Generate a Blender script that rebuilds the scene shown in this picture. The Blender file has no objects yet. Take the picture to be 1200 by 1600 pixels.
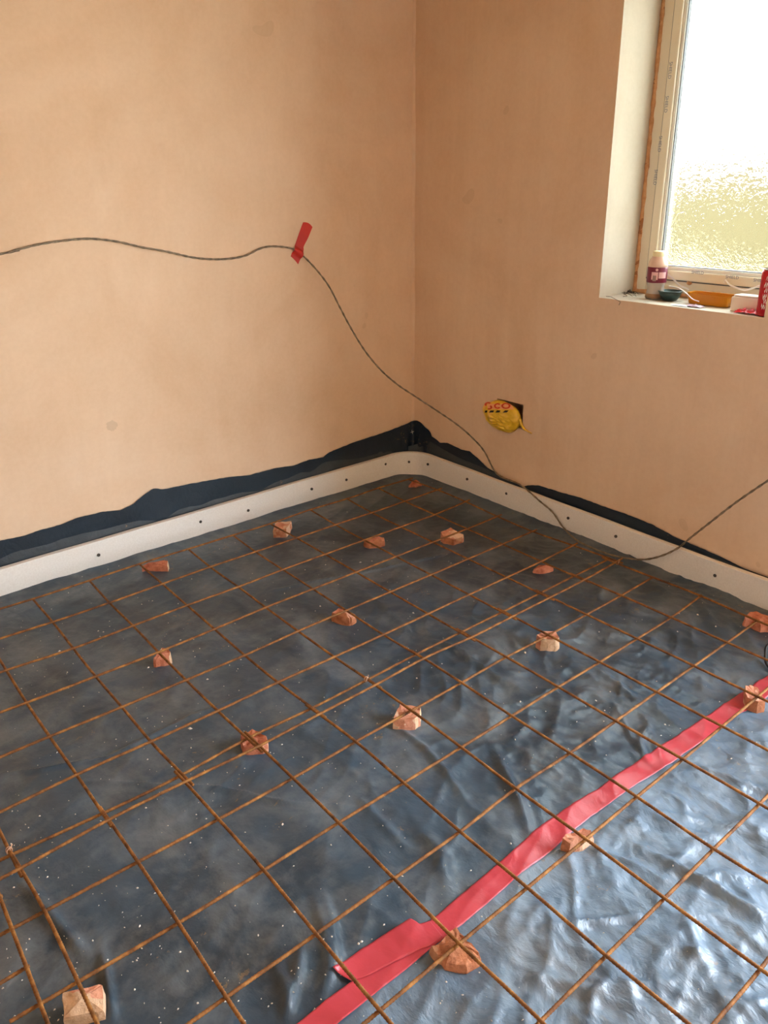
import bpy, bmesh, math, random
import numpy as np
from mathutils import Vector, Matrix

scene = bpy.context.scene
COL = scene.collection

# ------------------------------------------------------------------ camera
# solved from the 200 mm steel mesh: focal length and principal point in 1200x1600 pixels
FPX, PIT, ROLL, YAW = 1223.1465, 0.3573, -0.0084, 0.8738
PX, PY = 606.64, 736.617
CAM = np.array([-2.4084, -2.7050, 1.3990 + 0.049])
FW = np.array([math.cos(PIT) * math.cos(YAW), math.cos(PIT) * math.sin(YAW), -math.sin(PIT)])
R0 = np.array([math.sin(YAW), -math.cos(YAW), 0.0])
U0 = np.cross(R0, FW)
RT = R0 * math.cos(ROLL) + U0 * math.sin(ROLL)
UP = -R0 * math.sin(ROLL) + U0 * math.cos(ROLL)


def at(u, v, axis, val):
    """photo pixel -> point on the plane axis = val (0 x, 1 y, 2 z)"""
    d = FW * FPX + RT * (u - PX) + UP * (PY - v)
    t = (val - CAM[axis]) / d[axis]
    return CAM + t * d


cd = bpy.data.cameras.new('camera')
cam = bpy.data.objects.new('camera', cd)
COL.objects.link(cam)
cd.sensor_fit = 'VERTICAL'
cd.sensor_height = 36.0
cd.lens = FPX * 36.0 / 1600.0
cd.shift_x = (600.0 - PX) / 1600.0
cd.shift_y = (PY - 800.0) / 1600.0
cd.clip_start = 0.02
m3 = Matrix(((RT[0], UP[0], -FW[0]), (RT[1], UP[1], -FW[1]), (RT[2], UP[2], -FW[2])))
cam.matrix_world = Matrix.Translation(Vector(CAM)) @ m3.to_4x4()
scene.camera = cam

# ------------------------------------------------------------------ light
scene.view_settings.view_transform = 'Standard'
scene.view_settings.look = 'None'
scene.view_settings.gamma = 1.0
scene.view_settings.use_curve_mapping = False
scene.view_settings.exposure = 2.22
SKY = 6.0
world = bpy.data.worlds.new('overcast_sky')
scene.world = world
world.use_nodes = True
bg = world.node_tree.nodes['Background']
bg.inputs['Color'].default_value = (0.86, 0.98, 1.12, 1)
bg.inputs['Strength'].default_value = SKY
scene.cycles.max_bounces = 12
scene.cycles.diffuse_bounces = 7
scene.cycles.glossy_bounces = 4
scene.cycles.transparent_max_bounces = 12

XW, YW = 0.225, 0.235          # inner faces of the right and the left wall
X0, Y0 = -3.7, -4.8            # the two walls behind the camera
ZC = 2.45
WIN = (-1.508, -0.855, 1.007, 2.28)      # window opening y0 y1 z0 z1
DOOR = (-4.50, -2.45, 0.0, 2.15)         # garden door opening, out of the frame to the right
WT = 0.36
FILL_WIN = (-3.15, -2.70, 1.00, 1.90)         # unseen opening added to light the right wall, y0 y1 z0 z1


def portal(name, y0, y1, z0, z1, x):
    ld = bpy.data.lights.new(name, 'AREA')
    ld.shape = 'RECTANGLE'
    ld.size = z1 - z0
    ld.size_y = y1 - y0
    ld.cycles.is_portal = True
    o = bpy.data.objects.new(name, ld)
    COL.objects.link(o)
    o.location = (x, (y0 + y1) / 2, (z0 + z1) / 2)
    o.rotation_euler = (0, math.pi / 2, 0)      # -Z of the light looks to -X
    return o


portal('window_daylight', *WIN, XW + WT + 0.01)
portal('door_daylight', *DOOR, XW + WT + 0.01)
o = portal('fill_window_daylight', *FILL_WIN, X0 - 0.26)  # samples the sky through the added rear opening
o.rotation_euler = (0, -math.pi / 2, 0)


# ------------------------------------------------------------------ helpers
def noise2(x, y, seed=0):
    """smooth gradient-ish value noise, -1..1, numpy arrays"""
    xi = np.floor(x).astype(np.int64)
    yi = np.floor(y).astype(np.int64)
    xf = x - xi
    yf = y - yi
    u = xf * xf * xf * (xf * (xf * 6 - 15) + 10)
    v = yf * yf * yf * (yf * (yf * 6 - 15) + 10)

    def g(ix, iy, fx, fy):
        h = (ix * 374761393 + iy * 668265263 + seed * 1442695041) & 0xffffffff
        h = ((h ^ (h >> 13)) * 1274126177) & 0xffffffff
        a = ((h ^ (h >> 16)) & 0xffff) / 65536.0 * 2 * np.pi
        return np.cos(a) * fx + np.sin(a) * fy
    n00 = g(xi, yi, xf, yf)
    n10 = g(xi + 1, yi, xf - 1, yf)
    n01 = g(xi, yi + 1, xf, yf - 1)
    n11 = g(xi + 1, yi + 1, xf - 1, yf - 1)
    return 1.5 * ((n00 * (1 - u) + n10 * u) * (1 - v) + (n01 * (1 - u) + n11 * u) * v)


def link(name, me, mat=None, parent=None, smooth=False):
    o = bpy.data.objects.new(name, me)
    COL.objects.link(o)
    if mat is not None:
        for mm in (mat if isinstance(mat, (list, tuple)) else [mat]):
            me.materials.append(mm)
    if parent is not None:
        o.parent = parent
        o.matrix_parent_inverse = parent.matrix_world.inverted()
    if smooth:
        me.polygons.foreach_set('use_smooth', [True] * len(me.polygons))
    return o


def mesh(name, verts, faces, mat=None, parent=None, smooth=False):
    me = bpy.data.meshes.new(name)
    me.from_pydata([tuple(map(float, v)) for v in verts], [], [tuple(map(int, f)) for f in faces])
    me.validate()
    me.update()
    return link(name, me, mat, parent, smooth)


def tag(o, label=None, cat=None, group=None, kind=None):
    if label:
        o['label'] = label
    if cat:
        o['category'] = cat
    if group:
        o['group'] = group
    if kind:
        o['kind'] = kind
    return o


def empty(name, loc):
    o = bpy.data.objects.new(name, None)
    o.empty_display_size = 0.05
    COL.objects.link(o)
    o.location = loc
    o.matrix_world = Matrix.Translation(Vector(loc))
    return o


def box(bm, lo, hi, mi=0):
    x0, y0, z0 = lo
    x1, y1, z1 = hi
    v = [bm.verts.new(p) for p in ((x0, y0, z0), (x1, y0, z0), (x1, y1, z0), (x0, y1, z0),
                                   (x0, y0, z1), (x1, y0, z1), (x1, y1, z1), (x0, y1, z1))]
    for f in ((3, 2, 1, 0), (4, 5, 6, 7), (0, 1, 5, 4), (1, 2, 6, 5), (2, 3, 7, 6), (3, 0, 4, 7)):
        fc = bm.faces.new([v[i] for i in f])
        fc.material_index = mi


def bmobj(name, bm, mat, parent=None, smooth=False, bevel=0.0, segs=2):
    if bevel:
        bmesh.ops.bevel(bm, geom=bm.edges[:], offset=bevel, segments=segs, affect='EDGES', profile=0.5)
    bmesh.ops.recalc_face_normals(bm, faces=bm.faces[:])
    me = bpy.data.meshes.new(name)
    bm.to_mesh(me)
    bm.free()
    return link(name, me, mat, parent, smooth)


def boxobj(name, lo, hi, mat, parent=None, bevel=0.0):
    bm = bmesh.new()
    box(bm, [min(a, b) for a, b in zip(lo, hi)], [max(a, b) for a, b in zip(lo, hi)])
    return bmobj(name, bm, mat, parent, bevel=bevel)


def grid_faces(nr, nc, wrap=False):
    f = []
    for i in range(nr - 1):
        for j in range(nc if wrap else nc - 1):
            a = i * nc + j
            b = i * nc + (j + 1) % nc
            f.append((a, b, b + nc, a + nc))
    return f


def np_grid_mesh(name, X, Y, Z, keep=None, mat=None, parent=None, smooth=True):
    """height-field mesh from 2-D arrays; keep = mask on cells"""
    nr, nc = X.shape
    idx = np.arange(nr * nc).reshape(nr, nc)
    q = np.stack([idx[:-1, :-1], idx[:-1, 1:], idx[1:, 1:], idx[1:, :-1]], -1)
    q = q[keep] if keep is not None else q.reshape(-1, 4)
    used, inv = np.unique(q, return_inverse=True)
    q = inv.reshape(-1, 4)
    co = np.stack([X, Y, Z], -1).reshape(-1, 3)[used]
    me = bpy.data.meshes.new(name)
    me.vertices.add(len(co))
    me.vertices.foreach_set('co', co.astype(np.float32).ravel())
    me.loops.add(q.size)
    me.loops.foreach_set('vertex_index', q.astype(np.int32).ravel())
    me.polygons.add(len(q))
    me.polygons.foreach_set('loop_start', np.arange(0, q.size, 4, dtype=np.int32))
    me.update(calc_edges=True)
    me.validate()
    return link(name, me, mat, parent, smooth)


def resample(P, step):
    P = np.asarray(P, float)
    s = np.concatenate([[0], np.cumsum(np.linalg.norm(np.diff(P, axis=0), axis=1))])
    n = max(2, int(s[-1] / step) + 1)
    t = np.linspace(0, s[-1], n)
    return np.stack([np.interp(t, s, P[:, k]) for k in range(P.shape[1])], 1)


def catmull(P, n=10):
    P = np.asarray(P, float)
    Q = np.vstack([2 * P[0] - P[1], P, 2 * P[-1] - P[-2]])
    out = []
    for i in range(1, len(Q) - 2):
        for t in np.linspace(0, 1, n, endpoint=False):
            a, b, c, d = Q[i - 1], Q[i], Q[i + 1], Q[i + 2]
            out.append(0.5 * (2 * b + (c - a) * t + (2 * a - 5 * b + 4 * c - d) * t * t + (3 * b - a - 3 * c + d) * t ** 3))
    out.append(P[-1])
    return np.array(out)


def tube_arrays(P, radius, sides=8, rib=0.0, pitch=0.0065, twist=0.0, lobes=0, lobe=0.0):
    P = np.asarray(P, float)
    n = len(P)
    T = np.gradient(P, axis=0)
    T /= np.linalg.norm(T, axis=1)[:, None]
    ref = np.array([0, 0, 1.0])
    N = np.zeros_like(P)
    prev = np.cross(T[0], ref)
    if np.linalg.norm(prev) < 1e-3:
        prev = np.cross(T[0], np.array([1.0, 0, 0]))
    prev /= np.linalg.norm(prev)
    for i in range(n):
        prev = prev - T[i] * (prev @ T[i])
        prev /= np.linalg.norm(prev)
        N[i] = prev
    B = np.cross(T, N)
    s = np.concatenate([[0], np.cumsum(np.linalg.norm(np.diff(P, axis=0), axis=1))])
    th = np.arange(sides) * 2 * np.pi / sides
    S, TH = np.meshgrid(s, th, indexing='ij')
    r = np.broadcast_to(np.asarray(radius, float).reshape(-1, 1) if np.ndim(radius) else np.array([[radius]]), S.shape).copy()
    if rib:
        r *= 1 + rib * np.clip(np.cos(2 * np.pi * S / pitch + 2 * np.cos(TH)), 0, 1)
    if lobes:
        r *= 1 + lobe * np.cos(lobes * TH - twist * S)
    V = P[:, None, :] + r[..., None] * (np.cos(TH)[..., None] * N[:, None, :] + np.sin(TH)[..., None] * B[:, None, :])
    idx = np.arange(n * sides).reshape(n, sides)
    q = np.stack([idx[:-1], np.roll(idx[:-1], -1, 1), np.roll(idx[1:], -1, 1), idx[1:]], -1).reshape(-1, 4)
    return V.reshape(-1, 3), q, idx


def tube(name, P, radius, mat, parent=None, sides=8, **kw):
    V, q, idx = tube_arrays(P, radius, sides, **kw)
    faces = [tuple(x) for x in q.tolist()]
    faces.append(tuple(idx[0][::-1].tolist()))
    faces.append(tuple(idx[-1].tolist()))
    return mesh(name, V, faces, mat, parent, smooth=True)


def lathe(name, prof, centre, mat, parent=None, sides=24, cap=True, smooth=True):
    """prof: list of (radius, z)"""
    V = []
    for r, z in prof:
        for k in range(sides):
            a = 2 * math.pi * k / sides
            V.append((centre[0] + r * math.cos(a), centre[1] + r * math.sin(a), centre[2] + z))
    F = grid_faces(len(prof), sides, wrap=True)
    if cap:
        F.append(tuple(range(sides))[::-1])
        F.append(tuple((len(prof) - 1) * sides + k for k in range(sides)))
    return mesh(name, V, F, mat, parent, smooth=smooth)


def text_arrays(body, size):
    cu = bpy.data.curves.new('lettering', 'FONT')
    cu.body = body
    cu.size = size
    cu.align_x = 'CENTER'
    cu.align_y = 'CENTER'
    cu.resolution_u = 3
    o = bpy.data.objects.new('lettering', cu)
    COL.objects.link(o)
    dg = bpy.context.evaluated_depsgraph_get()
    dg.update()
    me = bpy.data.meshes.new_from_object(o.evaluated_get(dg))
    V = np.array([v.co[:] for v in me.vertices])
    F = [tuple(p.vertices) for p in me.polygons]
    bpy.data.objects.remove(o)
    bpy.data.curves.remove(cu)
    bpy.data.meshes.remove(me)
    return V, F


# ------------------------------------------------------------------ materials
def mat_new(name):
    m = bpy.data.materials.new(name)
    m.use_nodes = True
    nt = m.node_tree
    return m, nt, nt.nodes['Principled BSDF']


def srgb(r, g, b):
    f = lambda c: (c / 255.0 / 12.92) if c / 255.0 <= 0.04045 else ((c / 255.0 + 0.055) / 1.055) ** 2.4
    return (f(r), f(g), f(b), 1)


def simple(name, col, rough=0.5, **kw):
    m, nt, b = mat_new(name)
    b.inputs['Base Color'].default_value = col
    b.inputs['Roughness'].default_value = rough
    for k, v in kw.items():
        b.inputs[k.replace('_', ' ')].default_value = v
    return m


def nnoise(nt, scale, detail=4, rough=0.55, vec=None, dist=0.0):
    n = nt.nodes.new('ShaderNodeTexNoise')
    n.inputs['Scale'].default_value = scale
    n.inputs['Detail'].default_value = detail
    n.inputs['Roughness'].default_value = rough
    n.inputs['Distortion'].default_value = dist
    if vec is not None:
        nt.links.new(vec, n.inputs['Vector'])
    return n.outputs['Fac']


def ramp(nt, fac, stops):
    r = nt.nodes.new('ShaderNodeValToRGB')
    el = r.color_ramp.elements
    while len(el) < len(stops):
        el.new(0.5)
    for e, (p, c) in zip(el, stops):
        e.position = p
        e.color = c
    nt.links.new(fac, r.inputs['Fac'])
    return r.outputs['Color']


def mixc(nt, fac, a, b, mode='MIX'):
    n = nt.nodes.new('ShaderNodeMix')
    n.data_type = 'RGBA'
    n.blend_type = mode
    if isinstance(fac, (int, float)):
        n.inputs['Factor'].default_value = fac
    else:
        nt.links.new(fac, n.inputs['Factor'])
    for s, i in ((a, 6), (b, 7)):
        if isinstance(s, tuple):
            n.inputs[i].default_value = s
        else:
            nt.links.new(s, n.inputs[i])
    return n.outputs[2]


def mapping(nt, scale=(1, 1, 1), rot=(0, 0, 0)):
    tc = nt.nodes.new('ShaderNodeTexCoord')
    mp = nt.nodes.new('ShaderNodeMapping')
    mp.inputs['Scale'].default_value = scale
    mp.inputs['Rotation'].default_value = rot
    nt.links.new(tc.outputs['Object'], mp.inputs['Vector'])
    return mp.outputs['Vector']


def bump(nt, b, height, strength, dist=0.01, prev=None):
    n = nt.nodes.new('ShaderNodeBump')
    n.inputs['Strength'].default_value = strength
    n.inputs['Distance'].default_value = dist
    nt.links.new(height, n.inputs['Height'])
    if prev is not None:
        nt.links.new(prev, n.inputs['Normal'])
    if b is not None:
        nt.links.new(n.outputs['Normal'], b.inputs['Normal'])
    return n.outputs['Normal']


def mathn(nt, op, a, b=None, clamp=False):
    n = nt.nodes.new('ShaderNodeMath')
    n.operation = op
    n.use_clamp = clamp
    for i, s in enumerate((a, b)):
        if s is None:
            continue
        if isinstance(s, (int, float)):
            n.inputs[i].default_value = s
        else:
            nt.links.new(s, n.inputs[i])
    return n.outputs[0]


def plaster(name, base, light, dark, streak_scale, stain=None):
    m, nt, b = mat_new(name)
    v = mapping(nt)
    vs = mapping(nt, streak_scale)
    big = nnoise(nt, 1.3, 5, 0.6, v, 0.6)
    c = ramp(nt, big, [(0.30, dark), (0.52, base), (0.72, light)])
    st = nnoise(nt, 6.0, 5, 0.65, vs, 0.4)
    c = mixc(nt, 0.22, c, ramp(nt, st, [(0.35, dark), (0.65, light)]))
    fine = nnoise(nt, 55, 3, 0.6, v)
    c = mixc(nt, 0.10, c, ramp(nt, fine, [(0.4, dark), (0.6, light)]))
    # a few small damp smudges
    sm = nnoise(nt, 4.2, 2, 0.4, v)
    smf = mathn(nt, 'MULTIPLY', mathn(nt, 'GREATER_THAN', sm, 0.735), 0.22)
    c = mixc(nt, smf, c, (dark[0] * 0.75, dark[1] * 0.75, dark[2] * 0.7, 1))
    if stain is not None:                       # one damp thumb-sized mark
        vd = nt.nodes.new('ShaderNodeVectorMath')
        vd.operation = 'DISTANCE'
        nt.links.new(v, vd.inputs[0])
        vd.inputs[1].default_value = stain
        e = mathn(nt, 'ADD', vd.outputs['Value'], mathn(nt, 'MULTIPLY', fine, 0.02))
        c = mixc(nt, mathn(nt, 'MULTIPLY', mathn(nt, 'LESS_THAN', e, 0.031), 0.35), c, (dark[0] * 0.7, dark[1] * 0.72, dark[2] * 0.75, 1))
    nt.links.new(c, b.inputs['Base Color'])
    b.inputs['Roughness'].default_value = 0.78
    b.inputs['Specular IOR Level'].default_value = 0.25
    n1 = bump(nt, None, st, 0.10, 0.01)
    n2 = bump(nt, b, fine, 0.06, 0.003, n1)
    return m


M = {}
M['plaster_l'] = plaster('pink_plaster', srgb(227, 198, 167), srgb(234, 208, 180), srgb(214, 181, 147), (1, 1, 0.35), tuple(at(175, 665, 1, YW)))
M['plaster_r'] = plaster('pink_plaster_brushed', srgb(226, 198, 168), srgb(233, 208, 180), srgb(212, 179, 146), (1, 1.6, 0.14))
M['ceiling'] = simple('ceiling_plaster', srgb(190, 153, 117), 0.85)
M['white_reveal'] = plaster('white_primed_plaster', srgb(194, 181, 162), srgb(204, 192, 174), srgb(182, 168, 148), (1, 1, 0.4))
M['concrete'] = simple('concrete', srgb(120, 116, 110), 0.9)

# polythene membrane: blue-grey, dusty, sheen broken by creases
def membrane_mat(name, c_dark, c_mid, c_dust, dust_amt, rough, crease, spec):
    m, nt, b = mat_new(name)
    v = mapping(nt)
    n1 = nnoise(nt, 2.1, 6, 0.62, v, 0.8)
    c = ramp(nt, n1, [(0.3, c_dark), (0.62, c_mid)])
    n2 = nnoise(nt, 4.6, 9, 0.70, v, 0.25)
    dust = ramp(nt, n2, [(0.46, (0, 0, 0, 1)), (0.74, (1, 1, 1, 1))])
    dustf = mathn(nt, 'MULTIPLY', dust, dust_amt)
    c = mixc(nt, dustf, c, c_dust)
    n3 = nnoise(nt, 3.3, 5, 0.7, mapping(nt, (1.0, 1.0, 1.0), (0, 0, 0.7)), 0.5)
    n4 = nnoise(nt, 30, 5, 0.75, v, 0.4)
    spk = mathn(nt, 'MULTIPLY', mathn(nt, 'GREATER_THAN', n3, 0.60), mathn(nt, 'GREATER_THAN', n4, 0.60))
    c = mixc(nt, mathn(nt, 'MULTIPLY', spk, 0.40), c, srgb(150, 118, 72))
    nt.links.new(c, b.inputs['Base Color'])
    r = nt.nodes.new('ShaderNodeMapRange')
    r.inputs['To Min'].default_value = rough
    r.inputs['To Max'].default_value = rough + 0.26
    nt.links.new(n2, r.inputs['Value'])
    nt.links.new(r.outputs['Result'], b.inputs['Roughness'])
    b.inputs['Specular IOR Level'].default_value = spec
    # fine crinkles
    va = mapping(nt, (1, 0.7, 1), (0, 0, 0.6))
    cr = nnoise(nt, 12, 5, 0.58, va, 0.3)
    cra = mathn(nt, 'ABSOLUTE', mathn(nt, 'SUBTRACT', cr, 0.5))
    b1 = bump(nt, None, cra, crease, 0.02)
    bump(nt, b, nnoise(nt, 70, 3, 0.6, v), 0.05, 0.004, b1)
    return m


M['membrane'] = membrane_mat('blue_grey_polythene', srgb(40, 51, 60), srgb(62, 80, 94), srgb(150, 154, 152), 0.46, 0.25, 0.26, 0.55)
M['membrane_near'] = membrane_mat('creased_polythene_sheen_tint', srgb(66, 83, 97), srgb(92, 114, 132), srgb(162, 169, 171), 0.44, 0.34, 0.55, 1.0)  # part of the sheen is put into a lighter base colour
M['membrane_wall'] = membrane_mat('dark_polythene_edge', srgb(22, 32, 42), srgb(34, 48, 60), srgb(60, 64, 66), 0.15, 0.38, 0.25, 0.3)


def foam_mat():
    m, nt, b = mat_new('white_foam_strip')
    v = mapping(nt)
    n = nnoise(nt, 160, 3, 0.6, v)
    c = ramp(nt, n, [(0.3, srgb(224, 220, 212)), (0.7, srgb(234, 231, 224))])
    nt.links.new(c, b.inputs['Base Color'])
    b.inputs['Roughness'].default_value = 0.8
    bump(nt, b, n, 0.10, 0.001)
    return m


M['foam'] = foam_mat()
M['fixing'] = simple('dark_fixing', srgb(62, 54, 46), 0.6)


def rust_mat():
    m, nt, b = mat_new('rusty_steel')
    v = mapping(nt)
    n = nnoise(nt, 30, 5, 0.65, v)
    c = ramp(nt, n, [(0.28, srgb(66, 37, 17)), (0.5, srgb(124, 78, 34)), (0.72, srgb(170, 119, 60))])
    nt.links.new(c, b.inputs['Base Color'])
    b.inputs['Roughness'].default_value = 0.72
    b.inputs['Specular IOR Level'].default_value = 0.35
    bump(nt, b, nnoise(nt, 400, 3, 0.6, v), 0.25, 0.001)
    return m


M['rust'] = rust_mat()


def brick_mat(name, red, pale, mortar, thr):
    m, nt, b = mat_new(name)
    v = mapping(nt)
    n = nnoise(nt, 38, 5, 0.65, v)
    c = ramp(nt, n, [(0.32, red), (0.6, pale)])
    n2 = nnoise(nt, 14, 3, 0.6, v)
    g = nt.nodes.new('ShaderNodeNewGeometry')
    f = mathn(nt, 'GREATER_THAN', n2, thr)
    c = mixc(nt, mathn(nt, 'MULTIPLY', f, 0.75), c, mortar)
    nt.links.new(c, b.inputs['Base Color'])
    b.inputs['Roughness'].default_value = 0.92
    b.inputs['Specular IOR Level'].default_value = 0.15
    bump(nt, b, nnoise(nt, 120, 4, 0.7, v), 0.7, 0.004)
    return m


M['brick_red'] = brick_mat('red_brick', srgb(164, 88, 62), srgb(204, 132, 102), srgb(214, 172, 140), 0.64)
M['brick_pale'] = brick_mat('pale_brick', srgb(186, 116, 88), srgb(216, 156, 126), srgb(226, 196, 166), 0.56)
M['brick_rust'] = brick_mat('brown_brick', srgb(146, 88, 60), srgb(190, 126, 90), srgb(184, 138, 104), 0.60)
M['mortar'] = brick_mat('mortar_face', srgb(192, 152, 116), srgb(214, 180, 146), srgb(178, 134, 100), 0.66)


def tape_mat(name, col, alpha, rough=0.32):
    m, nt, b = mat_new(name)
    v = mapping(nt)
    n = nnoise(nt, 9, 5, 0.65, v, 0.5)
    c = ramp(nt, n, [(0.3, (col[0] * 0.82, col[1] * 0.8, col[2] * 0.8, 1)), (0.7, col)])
    nt.links.new(c, b.inputs['Base Color'])
    b.inputs['Roughness'].default_value = rough
    b.inputs['Alpha'].default_value = alpha
    bump(nt, b, nnoise(nt, 26, 4, 0.6, v, 1.0), 0.25, 0.006)
    return m


M['tape'] = tape_mat('red_tape', srgb(204, 72, 82), 0.88)
M['tape_wall'] = tape_mat('red_wall_tape', srgb(206, 44, 30), 0.95, 0.5)


def cable_mat(name, a, b_):
    m, nt, b = mat_new(name)
    n = nnoise(nt, 45, 4, 0.6, mapping(nt))
    nt.links.new(ramp(nt, n, [(0.35, a), (0.68, b_)]), b.inputs['Base Color'])
    b.inputs['Roughness'].default_value = 0.6
    return m


M['cable'] = cable_mat('grey_dusty_cable', srgb(92, 80, 64), srgb(150, 132, 106))
M['black'] = simple('black_rubber', srgb(24, 26, 28), 0.5)
M['upvc'] = simple('white_upvc', srgb(236, 234, 224), 0.3)
M['film'] = simple('milky_protective_film', srgb(232, 220, 196), 0.35)
M['gasket'] = simple('grey_gasket', srgb(92, 88, 86), 0.6)
M['rawfoam'] = brick_mat('raw_plaster_joint', srgb(190, 136, 92), srgb(214, 164, 118), srgb(150, 96, 60), 0.62)
M['print'] = simple('blue_grey_print', srgb(96, 106, 132), 0.6)


def pane_mat(name, scale, strength, refr):
    m = bpy.data.materials.new(name)
    m.use_nodes = True
    nt = m.node_tree
    nt.nodes.clear()
    out = nt.nodes.new('ShaderNodeOutputMaterial')
    tr = nt.nodes.new('ShaderNodeBsdfTransparent')
    tr.inputs['Color'].default_value = (0.78, 0.80, 0.76, 1)
    rf = nt.nodes.new('ShaderNodeBsdfRefraction')
    rf.inputs['IOR'].default_value = 1.45
    rf.inputs['Roughness'].default_value = 0.02
    rf.inputs['Color'].default_value = (0.80, 0.82, 0.78, 1)
    gl = nt.nodes.new('ShaderNodeBsdfGlossy')
    gl.inputs['Roughness'].default_value = 0.12
    tc = nt.nodes.new('ShaderNodeTexCoord')
    vo = nt.nodes.new('ShaderNodeTexNoise')
    vo.inputs['Scale'].default_value = scale
    vo.inputs['Detail'].default_value = 1.5
    vo.inputs['Distortion'].default_value = 1.6
    nt.links.new(tc.outputs['Object'], vo.inputs['Vector'])
    a = mathn(nt, 'ABSOLUTE', mathn(nt, 'SUBTRACT', vo.outputs['Fac'], 0.5))
    nr = bump(nt, None, a, strength, 0.02)
    for s in (rf, gl):
        nt.links.new(nr, s.inputs['Normal'])
    mx = nt.nodes.new('ShaderNodeMixShader')
    mx.inputs[0].default_value = refr
    nt.links.new(tr.outputs[0], mx.inputs[1])
    nt.links.new(rf.outputs[0], mx.inputs[2])
    m2 = nt.nodes.new('ShaderNodeMixShader')
    m2.inputs[0].default_value = 0.05
    nt.links.new(mx.outputs[0], m2.inputs[1])
    nt.links.new(gl.outputs[0], m2.inputs[2])
    nt.links.new(m2.outputs[0], out.inputs['Surface'])
    return m


M['obscure'] = pane_mat('obscure_glass', 55, 0.15, 0.62)
M['render_out'] = simple('yellow_render', (0.060, 0.045, 0.016, 1), 0.9)
M['ground'] = simple('outdoor_ground', srgb(208, 194, 164), 0.95)

# ------------------------------------------------------------------ room shell
def wall_cells(name, amap, a_cuts, b_cuts, holes, thick, mats, pockets=()):
    """amap(a, b, d): wall coords to world, d = depth into the wall. holes (a0,a1,b0,b1); pockets add a depth"""
    bm = bmesh.new()
    cache = {}

    def v(a, b, d):
        k = (round(a, 5), round(b, 5), round(d, 5))
        if k not in cache:
            cache[k] = bm.verts.new(amap(a, b, d))
        return cache[k]

    def inside(a, b, hs):
        return any(h[0] < a < h[1] and h[2] < b < h[3] for h in hs)
    for i in range(len(a_cuts) - 1):
        for j in range(len(b_cuts) - 1):
            a0, a1, b0, b1 = a_cuts[i], a_cuts[i + 1], b_cuts[j], b_cuts[j + 1]
            ca, cb = (a0 + a1) / 2, (b0 + b1) / 2
            if not inside(ca, cb, list(holes) + [p[:4] for p in pockets]):
                bm.faces.new([v(a0, b0, 0), v(a1, b0, 0), v(a1, b1, 0), v(a0, b1, 0)])
            if not inside(ca, cb, holes):
                bm.faces.new([v(a0, b0, thick), v(a0, b1, thick), v(a1, b1, thick), v(a1, b0, thick)])
    for h, dep, mi in [(h, thick, 1) for h in holes] + [(p[:4], p[4], p[5]) for p in pockets]:
        a0, a1, b0, b1 = h
        aa = [c for c in a_cuts if a0 <= c <= a1]
        bb = [c for c in b_cuts if b0 <= c <= b1]
        fs = []
        for k in range(len(bb) - 1):
            fs.append([v(a0, bb[k], 0), v(a0, bb[k + 1], 0), v(a0, bb[k + 1], dep), v(a0, bb[k], dep)])
            fs.append([v(a1, bb[k], 0), v(a1, bb[k], dep), v(a1, bb[k + 1], dep), v(a1, bb[k + 1], 0)])
        for k in range(len(aa) - 1):
            fs.append([v(aa[k], b0, 0), v(aa[k], b0, dep), v(aa[k + 1], b0, dep), v(aa[k + 1], b0, 0)])
            fs.append([v(aa[k], b1, 0), v(aa[k + 1], b1, 0), v(aa[k + 1], b1, dep), v(aa[k], b1, dep)])
        if dep < thick:
            fs.append([v(a0, b0, dep), v(a1, b0, dep), v(a1, b1, dep), v(a0, b1, dep)])
        for f in fs:
            bm.faces.new(f).material_index = mi
    A0, A1, B0, B1 = a_cuts[0], a_cuts[-1], b_cuts[0], b_cuts[-1]
    for i in range(len(a_cuts) - 1):
        bm.faces.new([v(a_cuts[i], B1, 0), v(a_cuts[i + 1], B1, 0), v(a_cuts[i + 1], B1, thick), v(a_cuts[i], B1, thick)])
        if not any(h[2] <= B0 and h[0] < (a_cuts[i] + a_cuts[i + 1]) / 2 < h[1] for h in holes):
            bm.faces.new([v(a_cuts[i], B0, 0), v(a_cuts[i + 1], B0, 0), v(a_cuts[i + 1], B0, thick), v(a_cuts[i], B0, thick)])
    for j in range(len(b_cuts) - 1):
        for A in (A0, A1):
            bm.faces.new([v(A, b_cuts[j], 0), v(A, b_cuts[j + 1], 0), v(A, b_cuts[j + 1], thick), v(A, b_cuts[j], thick)])
    return tag(bmobj(name, bm, mats), kind='structure')


ZB = -0.12
hole_a = at(776, 640, 0, XW)
hole_b = at(817.5, 640, 0, XW)
HZ1, HZ0 = at(800, 628, 0, XW)[2], at(805, 668, 0, XW)[2]
PK = (hole_b[1], hole_a[1], HZ0, HZ1)
door = (DOOR[0], DOOR[1], ZB, DOOR[3])
wr = wall_cells('wall_right', lambda a, b, d: (XW + d, a, b),
                sorted({Y0, DOOR[0], DOOR[1], WIN[0], WIN[1], PK[0], PK[1], YW}),
                sorted({ZB, PK[2], PK[3], WIN[2], WIN[3], DOOR[3], ZC}),
                [WIN, door], WT, [M['plaster_r'], M['white_reveal'], M['black']], [PK + (0.16, 0)])
wr['label'] = 'pink plastered wall with the obscure glass window'
wl = wall_cells('wall_left', lambda a, b, d: (a, YW + d, b), [X0, XW + WT], [ZB, ZC], [], 0.25, [M['plaster_l']])
wl['label'] = 'long pink plastered wall behind the taped cable'
wall_cells('wall_back', lambda a, b, d: (a, Y0 - d, b), [X0, XW + WT], [ZB, ZC], [], 0.25, [M['plaster_l']])
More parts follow.
